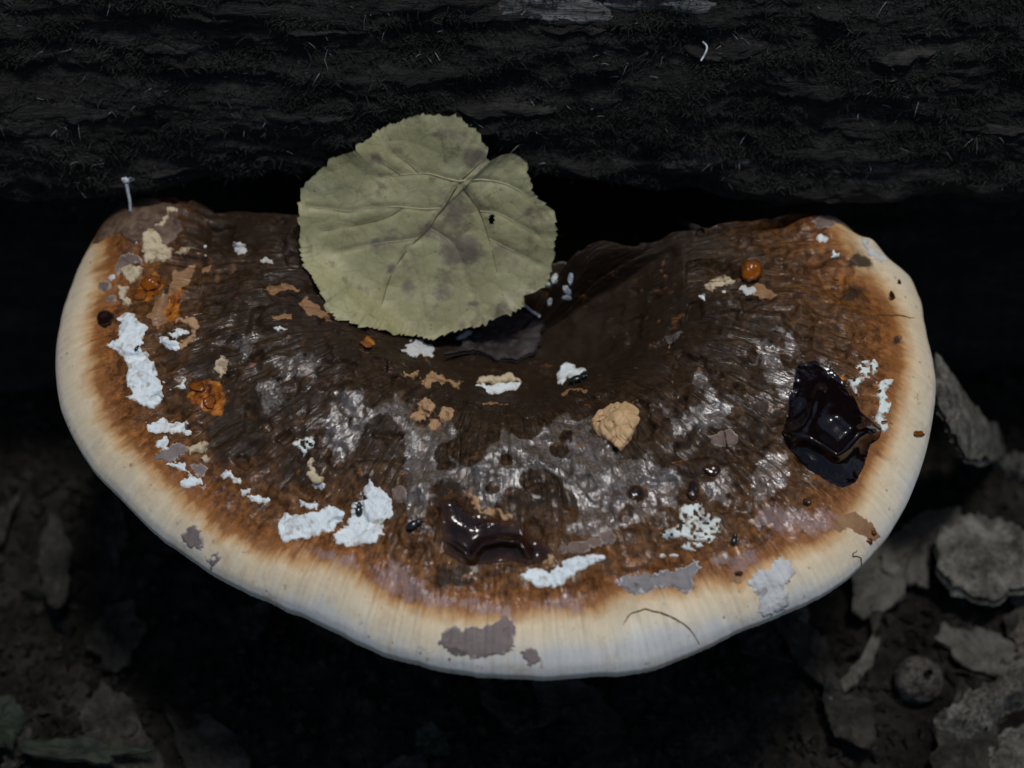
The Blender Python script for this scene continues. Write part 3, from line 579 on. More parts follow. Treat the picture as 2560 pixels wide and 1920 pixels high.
for pl in [('A', [(750,350),(800,330),(870,270),(880,200),(940,210),(960,240),(900,260),(880,320),(850,360),(790,360)]), ('A', [(700,400),(760,360),(820,380),(860,470),(930,510),(880,600),(800,590),(740,600),(690,520),(700,470)]), ('A', [(920,532),(980,488),(1035,498),(1020,532),(960,568)]), ('A', [(550,660),(600,620),(700,620),(720,650),(680,700),(640,740),(590,710)]), ('A', [(530,780),(580,750),(622,760),(602,830),(640,880),(590,892),(550,850)]),
           ('B', [(1860,430),(1895,380),(1905,430),(1890,490),(1955,540),(1955,585),(1900,605),(1870,540),(1850,510)]), ('F', [(790,880),(810,838),(900,818),(960,835),(1000,808),(1060,818),(1118,872),(1000,885),(880,888)]), ('E', [(450,640),(490,600),(560,588),(655,608),(640,650),(560,652),(480,682)]), ('B', [(1010,320),(1100,290),(1165,310),(1150,360),(1040,380)]), ('B', [(1080,400),(1150,385),(1190,405),(1130,430)]), ('A', [(1210,1280),(1260,1235),(1300,1290),(1290,1370),(1250,1410),(1215,1350)])]:
    patch(Z(*pl), 'cream', .0006, .0001, wob=9, wf=14)
for pl in [('C', ellipse(745, 40, 75, 40)), ('C', ellipse(870, 95, 52, 52)), ('C', ellipse(690, 115, 62, 48)), ('C', ellipse(790, 170, 52, 38)), ('C', [(1000,650),(1050,625),(1095,690),(1130,755),(1220,752),(1335,795),(1310,825),(1200,802),(1120,775),(1050,715)]), ('F', [(410,890),(510,798),(560,840),(640,840),(695,880),(680,905),(600,872),(540,882),(470,902)]), ('F', [(290,840),(350,800),(430,780),(400,830),(380,870)]),
           ('E', [(160,1010),(200,1030),(290,958),(270,1010),(195,1075)]), ('C', ellipse(1585, 1110, 40, 55)), ('A', [(930,1000),(1000,960),(1080,990),(1095,1060),(1060,1150),(980,1200),(960,1150),(1040,1080),(1000,1020)])]:
    patch(Z(*pl), 'tanc', .00028, .00006, wob=12, wf=16)
for pl in [('W', [(948,1365),(975,1350),(1010,1358),(1060,1350),(1090,1330),(1112,1340),(1114,1390),(1105,1410),(1060,1415),(1030,1422),(990,1418),(965,1405),(950,1390)]), ('W', [(1120,1405),(1145,1395),(1165,1400),(1170,1430),(1145,1434)]), ('B', [(1020,890),(1085,860),(1110,900),(1125,990),(1135,1050),(1070,1020),(1010,1010),(985,960)]), ('B', [(1130,1060),(1170,1100),(1230,1050),(1262,1080),(1230,1130),(1180,1172),(1150,1120)]),
           ('B', [(780,430),(800,370),(880,350),(900,300),(1000,290),(1030,350),(960,390),(870,430)]), ('B', [(1040,470),(1110,440),(1170,470),(1140,520),(1070,520)])]:
    patch(Z(*pl), 'grey', .00022, .00006, wob=11, wf=15)
patch(Z('D', [(110,1250),(160,1220),(290,1200),(400,1190),(560,1160),(640,1120),(712,1140),(670,1190),(640,1250),(650,1300),(600,1342),(540,1292),(480,1282),(420,1292),(340,1322),(210,1352),(150,1290)]), 'bluegrey', .0005, .0001, wob=11, wf=14)
for pl in [('D', [(1010,1250),(1060,1190),(1170,1180),(1180,1130),(1240,1090),(1312,1110),(1345,1180),(1330,1230),(1260,1270),(1300,1350),(1310,1420),(1200,1480),(1080,1480),(1100,1380),(1050,1300)]), ('F', [(305,610),(380,575),(420,558),(440,590),(500,610),(512,690),(430,692),(330,682),(300,650)]), ('A', ellipse(1385, 492, 62, 32, .35)), ('E', [(690,680),(720,640),(800,660),(822,700),(730,712)]), ('A', ellipse(490, 702, 26, 22)), ('A', ellipse(1565, 590, 40, 22)), ('E', [(1490,250),(1530,330),(1580,440),(1660,480),(1740,490),(1700,430),(1600,370),(1540,300)])]:
    patch(Z(*pl), 'lilac', .0003, .00008, wob=11, wf=13)
for pl in [('D', [(740,245),(800,235),(840,210),(900,200),(950,240),(955,290),(920,320),(850,325),(780,310)]), ('C', ellipse(550, 650, 52, 60)), ('C', ellipse(1680, 1030, 30, 34)), ('C', ellipse(1790, 1020, 80, 45)), ('C', ellipse(1900, 985, 60, 35)), ('C', ellipse(2005, 955, 40, 45)), ('D', ellipse(50, 950, 55, 50)), ('D', ellipse(185, 830, 32, 30)), ('A', [(520,640),(550,560),(620,530),(700,560),(720,610),(620,600),(560,650),(540,700)]), ('A', ellipse(450, 760, 46, 38)), ('A', ellipse(490, 850, 40, 26)), ('E', [(1180,200),(1240,160),(1300,140),(1380,190),(1330,240),(1230,250)])]:
    patch(Z(*pl), 'rimring', .00035, .00008, wob=4)

# resin: thick folded drops
RP = Z('W', [(1722,780),(1760,778),(1800,795),(1830,830),(1845,860),(1860,890),(1905,930),(1900,948),(1880,960),(1868,1000),(1850,1040),(1820,1055),(1790,1040),(1740,1010),(1705,970),(1688,935),(1700,905),(1705,860),(1715,810)])
def seg(X, Y, path):
    d = np.full(X.shape, 1e9)
    for (ax, ay), (bx, by) in zip(path[:-1], path[1:]):
        ex, ey = bx - ax, by - ay; t = np.clip(((X - ax) * ex + (Y - ay) * ey) / (ex * ex + ey * ey), 0, 1)
        d = np.minimum(d, np.hypot(X - ax - t * ex, Y - ay - t * ey))
    return d
R1 = Z('D', [(1250,200),(1330,250),(1450,265),(1560,320),(1640,370),(1700,330),(1780,250),(1850,190),(1950,220)])
R2 = Z('D', [(1340,200),(1420,180),(1470,100),(1500,0),(1520,-60)])
R3 = Z('D', [(1640,110),(1700,170),(1760,200)]); R4 = Z('D', [(1780,360),(1820,290),(1880,230)])
def resin_shape(X, Y, s):
    h = .0024 * (1 - np.exp(-s / 26)) + .0030 * np.exp(-(seg(X, Y, R1) / 17) ** 2) + .0022 * np.exp(-(seg(X, Y, R2) / 17) ** 2) + .0008 * np.exp(-(seg(X, Y, R3) / 14) ** 2) + .0008 * np.exp(-(seg(X, Y, R4) / 13) ** 2)
    h = h - .0010 * sstep(1040, 930, Y) + fbm(X / 60, Y / 60, 91, 2) * .0008
    return h * (1 - np.exp(-s / 10)) + .0001
patch(RP, 'resin', shape=resin_shape, relax=70, name='resin_drop', wob=3, wf=20, step=2.0, extra='thick black glossy folded resin drop')
RB = Z('C', [(810,700),(860,660),(950,640),(1000,680),(1040,740),(1150,800),(1330,830),(1420,850),(1460,930),(1560,980),(1620,1060),(1600,1130),(1450,1140),(1380,1130),(1110,1140),(1000,1140),(860,1070),(850,950),(820,850)])
B1 = Z('C', [(1050,1130),(1070,1060),(1120,1000),(1250,970),(1390,980),(1430,1060),(1450,1140)]); B2 = Z('C', [(860,960),(930,1000),(1000,1050),(1040,1130)]); B3 = Z('C', [(830,700),(900,690),(960,660)]); B4 = Z('C', [(1440,960),(1520,970),(1600,1050)])
def resin_b(X, Y, s):
    h = .0009 * (1 - np.exp(-s / 10)) + .0030 * np.exp(-(seg(X, Y, B1) / 12) ** 2) + .0012 * np.exp(-(seg(X, Y, B2) / 8) ** 2) + .0015 * np.exp(-(seg(X, Y, B3) / 16) ** 2) + .0012 * np.exp(-(seg(X, Y, B4) / 8) ** 2) + .0005 * fbm(X / 50, Y / 50, 93, 2)
    return h * (1 - np.exp(-s / 22)) * .8
patch(RB, 'brownresin', shape=resin_b, relax=50, name='resin_drop', wob=5, wf=45, step=2.0, edge_w=60, extra='glossy dark brown resin pool with an arched fold')
def drop(h): return lambda X, Y, s: (1 + .22 * fbm(X / 20, Y / 20, 97, 2)) * h * np.sqrt(np.clip(s / s.max(), 0, 1)) * (2 - np.clip(s / s.max(), 0, 1)) * .8
for pl, hh, mt in [(('E', ellipse(765, 545, 82, 72)), .0042, 'amber'), (('A', ellipse(770, 740, 75, 45, -.3)), .0012, 'amber'), (('A', ellipse(690, 820, 50, 40, -.5)), .0009, 'amber'), (('A', ellipse(1090, 1455, 60, 34, .2)), .0008, 'amber'), (('A', ellipse(1170, 1560, 50, 46, .2)), .0008, 'amber'), (('F', ellipse(45, 612, 46, 24, .4)), .0015, 'amber'), (('R', ellipse(712, 301, 19, 14, .3)), .0010, 'amber'), (('D', ellipse(1890, 915, 20, 28)), .0008, 'amber'), (('D', ellipse(1868, 970, 16, 24)), .0008, 'amber'),
                   (('A', ellipse(450, 980, 60, 60)), .0010, 'brownresin'), (('E', ellipse(1742, 715, 22, 30)), .0005, 'brownresin'), (('E', ellipse(1790, 620, 16, 18)), .0004, 'brownresin'), (('D', ellipse(650, 625, 46, 74)), .0014, 'brownresin'), (('D', ellipse(255, 640, 60, 46)), .0008, 'brownresin'), (('D', ellipse(780, 480, 60, 36)), .0010, 'brownresin'), (('D', ellipse(1430, 700, 34, 24)), .0008, 'brownresin'), (('D', ellipse(970, 1190, 26, 16)), .0008, 'brownresin')]:
    patch(Z(*pl), mt, shape=drop(hh), relax=20, name='resin_drop', wob=6, wf=22, step=2.0, extra='small amber resin drop' if mt == 'amber' else None)

# tan knob with swollen cells
KC = [Z('F', [c])[0] for c in [(1680,1130),(1760,1070),(1850,1090),(1770,1160),(1870,1170),(1690,1200),(1780,1240),(1840,1250),(1800,1310),(1640,1160),(1730,1110)]]
def knob(X, Y, s):
    d = np.sort(np.stack([np.hypot(X - c[0], Y - c[1]) for c in KC]), 0)
    return np.minimum(.0024 * np.sqrt(np.clip(s / s.max(), 0, 1)) + .0005 * sstep(0, 10, d[1] - d[0]), s * .0005)
patch(Z('F', [(1600,1130),(1640,1080),(1740,1030),(1850,1020),(1920,1080),(1922,1150),(1872,1270),(1800,1348),(1740,1290),(1650,1240),(1600,1180)]), 'knob', shape=knob, name='tan_knob', wob=2, step=2.0, extra='tan knob of swollen cells')

# the dark older flap over the left lobe and the crescent flap in the front rim
def flap(X, Y, s): return np.minimum(.0003 + fbm(X / 30, Y / 30, 95, 2) * .00012, s * .0001)
MT['flap'] = mat_simple('old_flap', [(.035, .020, .012), (.095, .058, .036), (.18, .125, .085)], 110, .6, .6, .001)
patch(Z('A', [(330,470),(372,400),(410,330),(450,255),(520,190),(610,155),(720,150),(860,175),(960,212),(1040,238),(960,300),(980,380),(900,440),(850,490),(740,450),(640,440),(540,415),(440,430)]), 'flap', shape=flap, name='old_flap', wob=12, wf=30, step=2.2, extra='dark brown older flap over the left lobe')
# thin dark cracks in the rim skin
MT['crack'] = mat_simple('crack', [(.05, .026, .012), (.10, .055, .025)], 300, .9, .3, .0005)
for pth, wd in [([('E', (1480,880)), ('E', (1600,870)), ('E', (1690,848)), ('E', (1790,856)), ('E', (1900,872))], 2.3), ([('D', (1780,1035)), ('D', (1735,1085)), ('D', (1765,1080)), ('D', (1800,1078)), ('D', (1805,1150))], 2.2), ([('D', (700,1075)), ('D', (790,1045)), ('D', (870,1000)), ('D', (930,970))], 2.4), ([('D', (165,1560)), ('D', (190,1480)), ('D', (300,1445)), ('D', (440,1470)), ('D', (560,1530)), ('D', (650,1620)), ('D', (690,1690))], 2.4)]:
    q = smooth_path(np.array([Z(k, [p])[0] for k, p in pth]), 40, 1)
    nn = np.gradient(q, axis=0); nn = np.stack([-nn[:, 1], nn[:, 0]], -1); nn /= np.linalg.norm(nn, axis=1)[:, None]
    wv = wd * np.sin(np.linspace(.1, math.pi - .1, 40)) ** .5
    q = q + nn * fbm(np.arange(40) / 4., np.zeros(40), rnd.randrange(99), 2)[:, None] * 3
    patch(np.vstack([q + nn * wv[:, None], (q - nn * wv[:, None])[::-1]]), 'crack', .00012, .0001, wob=.8, name='crack', step=1.5)

# ------------------------------------------------------------------ the round yellow-green leaf
LO = Z('G', [(1040,65),(1130,80),(1210,75),(1260,100),(1290,140),(1340,170),(1385,200),(1390,250),(1440,300),(1435,340),(1425,370),(1450,395),(1480,380),(1530,350),(1600,340),(1660,355),(1710,405),(1710,480),(1750,560),(1745,600),(1790,660),(1870,715),(1900,740),(1910,830),(1915,900),(1900,980),(1890,1060),(1880,1150),(1850,1240),(1790,1290),(1695,1330),(1690,1400),(1600,1440),(1540,1470),(1440,1500),(1380,1540),(1290,1545),(1200,1575),(1110,1600),(1050,1630),(1000,1620),(960,1600),(900,1600),(850,1590),(780,1590),(720,1560),(640,1550),(560,1540),(480,1500),(400,1495),(340,1490),(310,1410),(305,1340),(260,1280),(215,1190),(160,1110),(140,1020),(125,940),(130,850),(125,760),(140,670),(150,590),(190,530),(250,470),(330,420),(340,380),(420,350),(520,320),(530,290),(630,220),(650,195),(750,140),(830,115),(930,75)])
lc = Z('G', [(1020, 830)])[0]
dd = LO - lc; la_ = np.arctan2(dd[:, 1], dd[:, 0]); lr_ = np.hypot(dd[:, 0], dd[:, 1]); oo = np.argsort(la_); la_ = la_[oo]; lr_ = lr_[oo]
NA, NR = 720, 60
aa = np.linspace(-math.pi, math.pi, NA, endpoint=False)
Rl = np.interp(aa, np.r_[la_[-3:] - 2 * math.pi, la_, la_[:3] + 2 * math.pi], np.r_[lr_[-3:], lr_, lr_[:3]])
teeth = np.clip(((aa * 13.2 + 1.3 * fbm(aa * 6, aa * 0, 14, 2)) % 1), 0, 1); teeth = teeth * (.1 + 1.3 * vn(aa * 13, aa * 0, 15))
dist_notch = np.minimum(np.abs(aa - math.atan2(*(Z('G', [(1430, 385)])[0] - lc)[::-1])), 1)
Rs = np.convolve(np.r_[Rl[-12:], Rl, Rl[:12]], np.ones(25) / 25, 'valid')
Rs = np.where(dist_notch < .3, Rl, Rs)
Rl = Rl + (teeth - .4) * 8 * sstep(.05, .25, dist_notch) + fbm(aa * 30, aa * 0, 18, 2) * 2
RR = np.linspace(0.0, 1, NR) ** .85; RR[0] = .003
RAD = Rs[:, None] * RR + (Rl - Rs)[:, None] * RR ** 14
LPX = lc[0] + np.cos(aa)[:, None] * RAD; LPY = lc[1] + np.sin(aa)[:, None] * RAD
Bp = hit_cap(np.array([1060.]), np.array([842.]))[0][0] + np.array([0, -.0012, .0015]); Tp = hit_log(np.array([1090.]), np.array([300.]))[0][0] + np.array([0, -.003, .001])
pn = np.cross(np.array([1, 0, -.06]), Tp - Bp); pn /= np.linalg.norm(pn)
def leaf_t(px, py):
    d = rays(px, py); tp_ = ((Bp - CAM) @ pn) / (d @ pn)
    tl = hit_log(px, py)[2] - .0022; tc = hit_cap(px, py); tcv = np.where(tc[1], tc[2], 9) - .0016
    ex = np.clip((px - 1330) / 60, 0, 1) * .002
    t = tp_ - .0011 * fbm(px / 170, py / 170, 23, 2) * 1.6 - ex
    return np.minimum(np.minimum(t, tl), tcv)
T = leaf_t(LPX, LPY)
T_cap = T.copy(); T_raw = T.copy()
for _ in range(28):                                     # relax the sheet
    Tm = T.copy(); Tm[:, 1:-1] = (np.roll(T, 3, 0)[:, 1:-1] + np.roll(T, -3, 0)[:, 1:-1] + T[:, 2:] + T[:, :-2]) / 4
    Tm[:, -1] = (np.roll(T, 3, 0)[:, -1] + np.roll(T, -3, 0)[:, -1] + 2 * T[:, -2]) / 4; T = Tm
for _ in range(16):
    T_cap = (np.roll(T_cap, 2, 0) + np.roll(T_cap, -2, 0) + np.roll(T_cap, 5, 0) + np.roll(T_cap, -5, 0)) / 4
T = np.minimum(np.minimum(T, T_cap + .0008), T_raw + .0013) - .0008 * np.clip(fbm(LPX / 90, LPY / 90, 29, 2), -1, 1) - .0016 * (RR[None] ** 6) * (.5 + fbm(np.cos(aa) * 3 + 4, np.sin(aa) * 3 + 4, 30, 3)[:, None])
VEINS = [('vein', [(1240,535),(1140,515),(1040,480),(960,480),(830,490),(700,510)], 3.6), ('vein', [(1240,535),(1330,522),(1440,525),(1560,550),(1640,590),(1740,650)], 4.0), ('darkvein', [(1260,520),(1300,490),(1380,410),(1425,385)], 3.0), ('darkvein', [(1245,550),(1190,620),(1150,700),(1080,780),(1040,850),(960,930),(880,1000),(760,1180),(700,1400)], 3.0),
         ('vein', [(1110,720),(1000,730),(860,712),(720,708),(600,715),(480,750),(330,720),(200,715)], 2.8), ('darkvein', [(1245,550),(1310,640),(1380,730),(1440,920),(1480,1060),(1500,1160)], 2.4), ('vein', [(1380,740),(1500,750),(1600,800),(1680,850),(1780,900)], 2.4), ('vein', [(970,930),(840,945),(700,960),(560,985),(380,1030)], 2.2), ('vein', [(1440,930),(1540,980),(1660,1040),(1790,1110)], 2.2),
         ('darkvein', [(960,480),(900,420),(760,320)], 1.8), ('darkvein', [(830,490),(740,430),(640,380)], 1.8), ('darkvein', [(860,712),(740,790),(520,840),(280,880)], 1.8), ('vein', [(890,1010),(930,1130),(960,1300),(1000,1480)], 2.0), ('vein', [(1040,860),(1200,960),(1260,1100),(1320,1300)], 1.8)]
vd = np.full(LPX.shape, 1e9)
for kx, pth, wv in VEINS: vd = np.minimum(vd, seg(LPX, LPY, Z('G', pth)))
T = T + .0003 * np.exp(-(vd / 9) ** 2)
LV = CAM + rays(LPX, LPY) * T[..., None]
blot = np.zeros(LPX.shape)
for (cx, cy, rx, ry, a_) in [(1230,760,140,150,.7),(1300,1010,200,130,.6),(1050,870,180,90,.6),(1330,370,70,70,1.0),(640,380,130,60,.9),(1600,1000,260,160,.6),(1300,1250,260,160,.5),(1750,760,160,130,.6),(880,1220,70,180,.7),(1180,200,160,90,.55),(700,980,180,60,.5),(1100,1500,300,100,.45),(770,1140,60,50,.6),(1340,1380,50,25,1.0),(1450,820,70,110,.8)]:
    q = Z('G', [(cx, cy)])[0]; blot = np.maximum(blot, a_ * np.exp(-((LPX - q[0]) / (rx * ZS)) ** 2 - ((LPY - q[1]) / (ry * ZS)) ** 2))
LEAF = thing('fallen_leaf', 'round yellow-green toothed leaf resting in the hollow of the fungus against the log', 'leaf', tuple(Bp))
F = grid_faces(NA, NR, True)
hq = Z('G', [(1463, 797)])[0]; fc = LPX.ravel()[F].mean(1), LPY.ravel()[F].mean(1)
kill = ((fc[0] - hq[0]) / 7.5) ** 2 + ((fc[1] - hq[1]) / 13) ** 2 < 1
F = F[~kill]
nv = NA * NR; Lf = LV.reshape(-1, 3); Lb = (CAM + rays(LPX, LPY) * (T + .00028)[..., None]).reshape(-1, 3)
last = np.arange(NA) * NR + NR - 1; nx_ = np.roll(last, -1)
FF = np.vstack([F, F[:, ::-1] + nv, np.stack([last, last + nv, nx_ + nv, nx_], -1)])
BLADE = put('blade', np.vstack([Lf, Lb]), FF, MT['leaf'], LEAF, attrs={'blotch': np.r_[blot.ravel(), blot.ravel()]})
from_t = T.ravel(); kpx = LPX.ravel(); kpy = LPY.ravel()
for kx, pth, wv in VEINS:
    q = smooth_path(Z('G', pth), 40, 2)
    ang = np.arctan2(q[:, 1] - lc[1], q[:, 0] - lc[0]); rr_ = np.hypot(q[:, 0] - lc[0], q[:, 1] - lc[1]) / np.interp(ang, aa, Rs)
    ia = np.round((ang + math.pi) / (2 * math.pi) * NA).astype(int) % NA; ir = np.clip(np.searchsorted(RR, rr_), 1, NR - 1)
    f_ = np.clip((rr_ - RR[ir - 1]) / (RR[ir] - RR[ir - 1]), 0, 1); tq = T[ia, ir - 1] * (1 - f_) + T[ia, ir] * f_
    tq = np.convolve(np.r_[[tq[0]] * 3, tq, [tq[-1]] * 3], np.ones(7) / 7, 'valid') + .00005
    Pq = CAM + rays(q[:, 0], q[:, 1]) * tq[:, None]
    V, Fq = tube(Pq, wv * .85 * 9.2e-5 * np.linspace(1, .35, 40), 6)
    o = link('vein', mesh_np('vein', V - np.array(LEAF.location), Fq), MT[kx], BLADE)

# ------------------------------------------------------------------ things lying on the cap and on the log
def slab(name, poly, mat, label, cat, hit, th=.002, lift=.0, bend=.0, group=None, dome=.5, rough=.8, n=110, nr=14, jag=16.0, flat=False, bendax=0):
    """an irregular flat piece with thickness, resting on whatever hit() finds under its outline"""
    poly = np.asarray(poly, float); ring = resample(np.vstack([poly, poly[:1]]), n + 1)[:-1]; c = ring.mean(0); s = rnd.randrange(9999)
    u = np.arange(n) / n * 2 * math.pi; dv = ring - c; L = np.hypot(dv[:, 0], dv[:, 1])
    ring = c + dv * (1 + jag / L * fbm(np.cos(u) * 5 + 9, np.sin(u) * 5 + 9, s, 5, .65))[:, None]
    rr = np.linspace(.02, 1, nr); G = c + (ring - c)[:, None] * rr[None, :, None]
    P = hit(G[..., 0], G[..., 1])
    if flat:                                            # stiff piece: one plane through the ground it lies on
        A = np.c_[P[..., 0].ravel(), P[..., 1].ravel(), np.ones(P[..., 0].size)]; co, *_ = np.linalg.lstsq(A, P[..., 2].ravel(), rcond=None)
        P[..., 2] = (A @ co).reshape(P.shape[:-1])
    cw = P.reshape(-1, 3).mean(0); sz = np.ptp(P.reshape(-1, 3), axis=0).max()
    ax = P[..., bendax] - cw[bendax]
    tops = th * (1 - dome * rr[None, :] ** 3) + th * rough * fbm(P[..., 0] / sz * 9, P[..., 1] / sz * 9, s + 1, 5, .7) + bend * (ax / sz) ** 2 * 4 + lift
    bott = -th * .15 + bend * (ax / sz) ** 2 * 4 + lift + 0 * tops
    A = P.copy(); A[..., 2] += tops; B = P.copy(); B[..., 2] += bott
    F = grid_faces(n, nr, True); nv = n * nr; last = np.arange(n) * nr + nr - 1; nx = np.roll(last, -1)
    FF = np.vstack([F, F[:, ::-1] + nv, np.stack([last, last + nv, nx + nv, nx], -1)])
    return put(name, np.vstack([A.reshape(-1, 3), B.reshape(-1, 3)]), FF, MT[mat], label=label, cat=cat, group=group)
capP = lambda a, b: hit_cap(a, b)[0]
logP = lambda a, b: hit_log(a, b)[0]
def gP(a, b):
    t, f = march(lambda p: p[..., 2] < ground_z(p[..., 0], p[..., 1]), a, b, .45, .95, 80)
    return CAM + rays(a, b) * t[..., None]
slab('leaf_fragment', Z('F', [(600,728),(700,650),(820,525),(930,440),(1060,390),(1200,440),(1275,505),(1240,640),(1200,700),(1100,742),(1000,742),(900,705),(830,682),(740,690)]), 'purple', 'dark purplish leaf fragment half under the round yellow-green leaf', 'leaf', capP, .0012, .0004, .0015, dome=.3)
slab('leaf_fragment', Z('E', [(165,1012),(215,1000),(290,962),(265,1020),(200,1070)]), 'pink', 'tiny tan triangular leaf scrap stuck in the dark hollow of the cap', 'leaf scrap', capP, .0006, .0003, n=40, nr=5, jag=1.5)
for (x, y, rx, ry, ro_) in [(1345,168,22,34,.3),(1455,165,18,40,.1),(1430,245,38,20,.7),(1430,298,34,8,.05),(1312,325,16,26,.4),(1285,205,30,14,.1),(1330,35,18,28,.1)]:
    slab('crumb', Z('F', ellipse(x, y, rx, ry, ro_, 10)), 'silk', 'small white crumb in the dark gap beside the round leaf', 'crumb', capP, .0009, .0002, group='white crumbs beside the round leaf', n=24, nr=5, jag=1.5)
q = smooth_path(Z('F', [(1138,360),(1180,400),(1242,440)]), 14); Pq = capP(q[:, 0], q[:, 1]) + np.array([0, 0, .0012])
put('splinter', *tube(Pq, .00045 * np.linspace(.7, 1, 14), 6), MT['silk'], label='pale splinter poking out under the round leaf', cat='splinter')

def beetle(px, py, L, ang, label):
    P = capP(np.array([float(px)]), np.array([float(py)]))[0]; nrm = cap_normal(P[None])[0]
    root = thing('small_beetle', label, 'beetle', tuple(P), 'tiny black beetles on the cap')
    c, s = math.cos(ang), math.sin(ang); ax = np.array([c, s, 0]); ax = ax - nrm * (ax @ nrm); ax /= np.linalg.norm(ax); ay = np.cross(nrm, ax)
    def ell(cx, rx, ry, rz, cz, m=18, kk=10):
        th_ = np.linspace(0, 2 * math.pi, m, endpoint=False); p_ = np.linspace(0.02, math.pi - .02, kk)
        TH, PP = np.meshgrid(th_, p_, indexing='ij')
        v = (cx + rx * np.cos(PP))[..., None] * ax + (ry * np.sin(PP) * np.cos(TH))[..., None] * ay + (cz + rz * np.sin(PP) * np.sin(TH))[..., None] * nrm
        return P + v.reshape(-1, 3), grid_faces(m, kk, True)
    put('wing_case', *ell(-.12 * L, .36 * L, .24 * L, .19 * L, .17 * L), MT['black'], root)
    put('thorax', *ell(.26 * L, .15 * L, .19 * L, .14 * L, .16 * L), MT['black'], root)
    put('head', *ell(.42 * L, .10 * L, .11 * L, .09 * L, .14 * L), MT['black'], root)
    for sd_ in (-1, 1):
        for k_ in (-.22, .05, .28):
            pa = [P + ax * k_ * L + ay * sd_ * .15 * L + nrm * .12 * L, P + ax * (k_ * 1.25) * L + ay * sd_ * .36 * L + nrm * .2 * L, P + ax * (k_ * 1.5) * L + ay * sd_ * .5 * L + nrm * .0 * L]
            put('leg', *tube(resample(pa, 7), .022 * L, 5), MT['black'], root)
beetle(1037, 1314, .0042, math.radians(28), 'tiny black beetle on the brown skin right of the largest white crust patch')
beetle(1448, 955, .0052, math.radians(10), 'round dark beetle under a small white crust in the hollow of the cap')
beetle(1834, 1350, .0030, math.radians(80), 'tiny dark beetle at the end of a fine crack beside the porous white crust')
beetle(895, 1275, .0036, math.radians(100), 'tiny black beetle sitting on the white crust patch')
beetle(343, 872, .0018, math.radians(60), 'speck-sized black beetle on the long white crust near the left rim')

q = smooth_path(np.vstack([Z('A', [(625,240),(622,170),(612,130),(605,90),(600,60)])]), 18)
Pq = capP(q[:, 0], q[:, 1]); lt = hit_log(q[:, 0], q[:, 1])[2]; tt = np.linalg.norm(Pq - CAM, axis=1) / np.linalg.norm(rays(q[:, 0], q[:, 1]), axis=1)
t_ = np.minimum(np.where(q[:, 1] < 490, lt, tt), lt) - .001; t_ = np.linspace(t_[0], t_[-1], 18)
put('silk_strand', *tube(CAM + rays(q[:, 0], q[:, 1]) * t_[:, None], .00042 * np.linspace(.8, 1.1, 18), 6), MT['silk'], label='white silk strand between the left lobe of the fungus and the log', cat='silk strand')
slab('silk_tuft', Z('A', [(565,40),(600,35),(655,38),(620,55),(600,72),(580,60)]), 'silk', 'bright white silk tuft on the log above the left lobe', 'silk tuft', logP, .0010, .0006, n=30, nr=5, jag=2)
q = smooth_path(np.array([(1755,100),(1768,112),(1762,130),(1751,148)]), 16); Pq = logP(q[:, 0], q[:, 1]) + np.array([0, -.0014, .0008])
put('silk_thread', *tube(Pq, .00026, 5), MT['silk'], label='short curled white thread on the dark log face', cat='thread')
for pts, r_, lab in [([(1640, 515), (1690, 545), (1725, 565), (1752, 580)], .0010, 'thick dark twig in the gap between the log and the right lobe'), ([(1985, 500), (1970, 530), (1955, 562)], .0009, 'thin dark twig stub behind the right lobe of the fungus')]:
    q = smooth_path(np.array(pts, float), 18); t_ = np.minimum(hit_log(q[:, 0], q[:, 1])[2], np.where(hit_cap(q[:, 0], q[:, 1])[1], hit_cap(q[:, 0], q[:, 1])[2], 9)) - r_ * .8
    Pq = CAM + rays(q[:, 0], q[:, 1]) * np.linspace(t_[0], t_[-1], 18)[:, None]
    put('twig', *tube(Pq, r_ * (1 + .25 * fbm(np.arange(18) / 3., np.zeros(18), 5, 2)) * np.linspace(.8, 1.1, 18), 8), MT['twig'], label=lab, cat='twig')

# moss and pale fibres over the log: too many to count
def strands(name, n, mat, label, lenr, wid, seed, pyr=(-30, 560), dens=None, cat='moss'):
    r = np.random.RandomState(seed); px = r.uniform(-120, 2680, n); py = r.uniform(*pyr, n)
    if dens is not None:
        kp = r.uniform(0, 1, n) < dens(px, py); px = px[kp]; py = py[kp]; n = len(px)
    P, f, t = hit_log(px, py); P = P[f]; n = len(P)
    L = r.uniform(*lenr, n); az = r.uniform(0, 2 * math.pi, n); el = r.uniform(-.4, 1.0, n)
    D = np.stack([np.cos(az) * .9, -np.abs(np.cos(el)) * .55 - .1, np.sin(az) * .6 + .25], -1); D /= np.linalg.norm(D, axis=1)[:, None]
    Q = r.normal(0, 1, (n, 3)); Q -= D * (Q * D).sum(1)[:, None]; Q /= np.linalg.norm(Q, axis=1)[:, None]
    S = np.cross(D, Q); V = []
    for kx, (a_, b_) in enumerate([(0, 1), (.4, .9), (.75, .6), (1.0, .15)]):
        ctr = P + D * (L * a_)[:, None] + Q * (L * .35 * a_ * a_)[:, None] - np.array([0, 0, .25]) * (L * a_ * a_)[:, None]
        V += [ctr - S * (wid * b_), ctr + S * (wid * b_)]
    V = np.stack(V, 1).reshape(-1, 3); b = np.arange(n)[:, None] * 8
    F = np.vstack([b + np.array([[2 * i, 2 * i + 1, 2 * i + 3, 2 * i + 2]]) for i in range(3)])
    return put(name, V, F, mat, label=label, cat=cat, kind='stuff')
strands('moss', 125000, MT['moss'], 'short dark moss covering the face of the log', (.0006, .0022), .00012, 5, dens=lambda x, y: sstep(-.1, .3, fbm(x / 150, y / 70, 77, 4)) * .9 + .1)
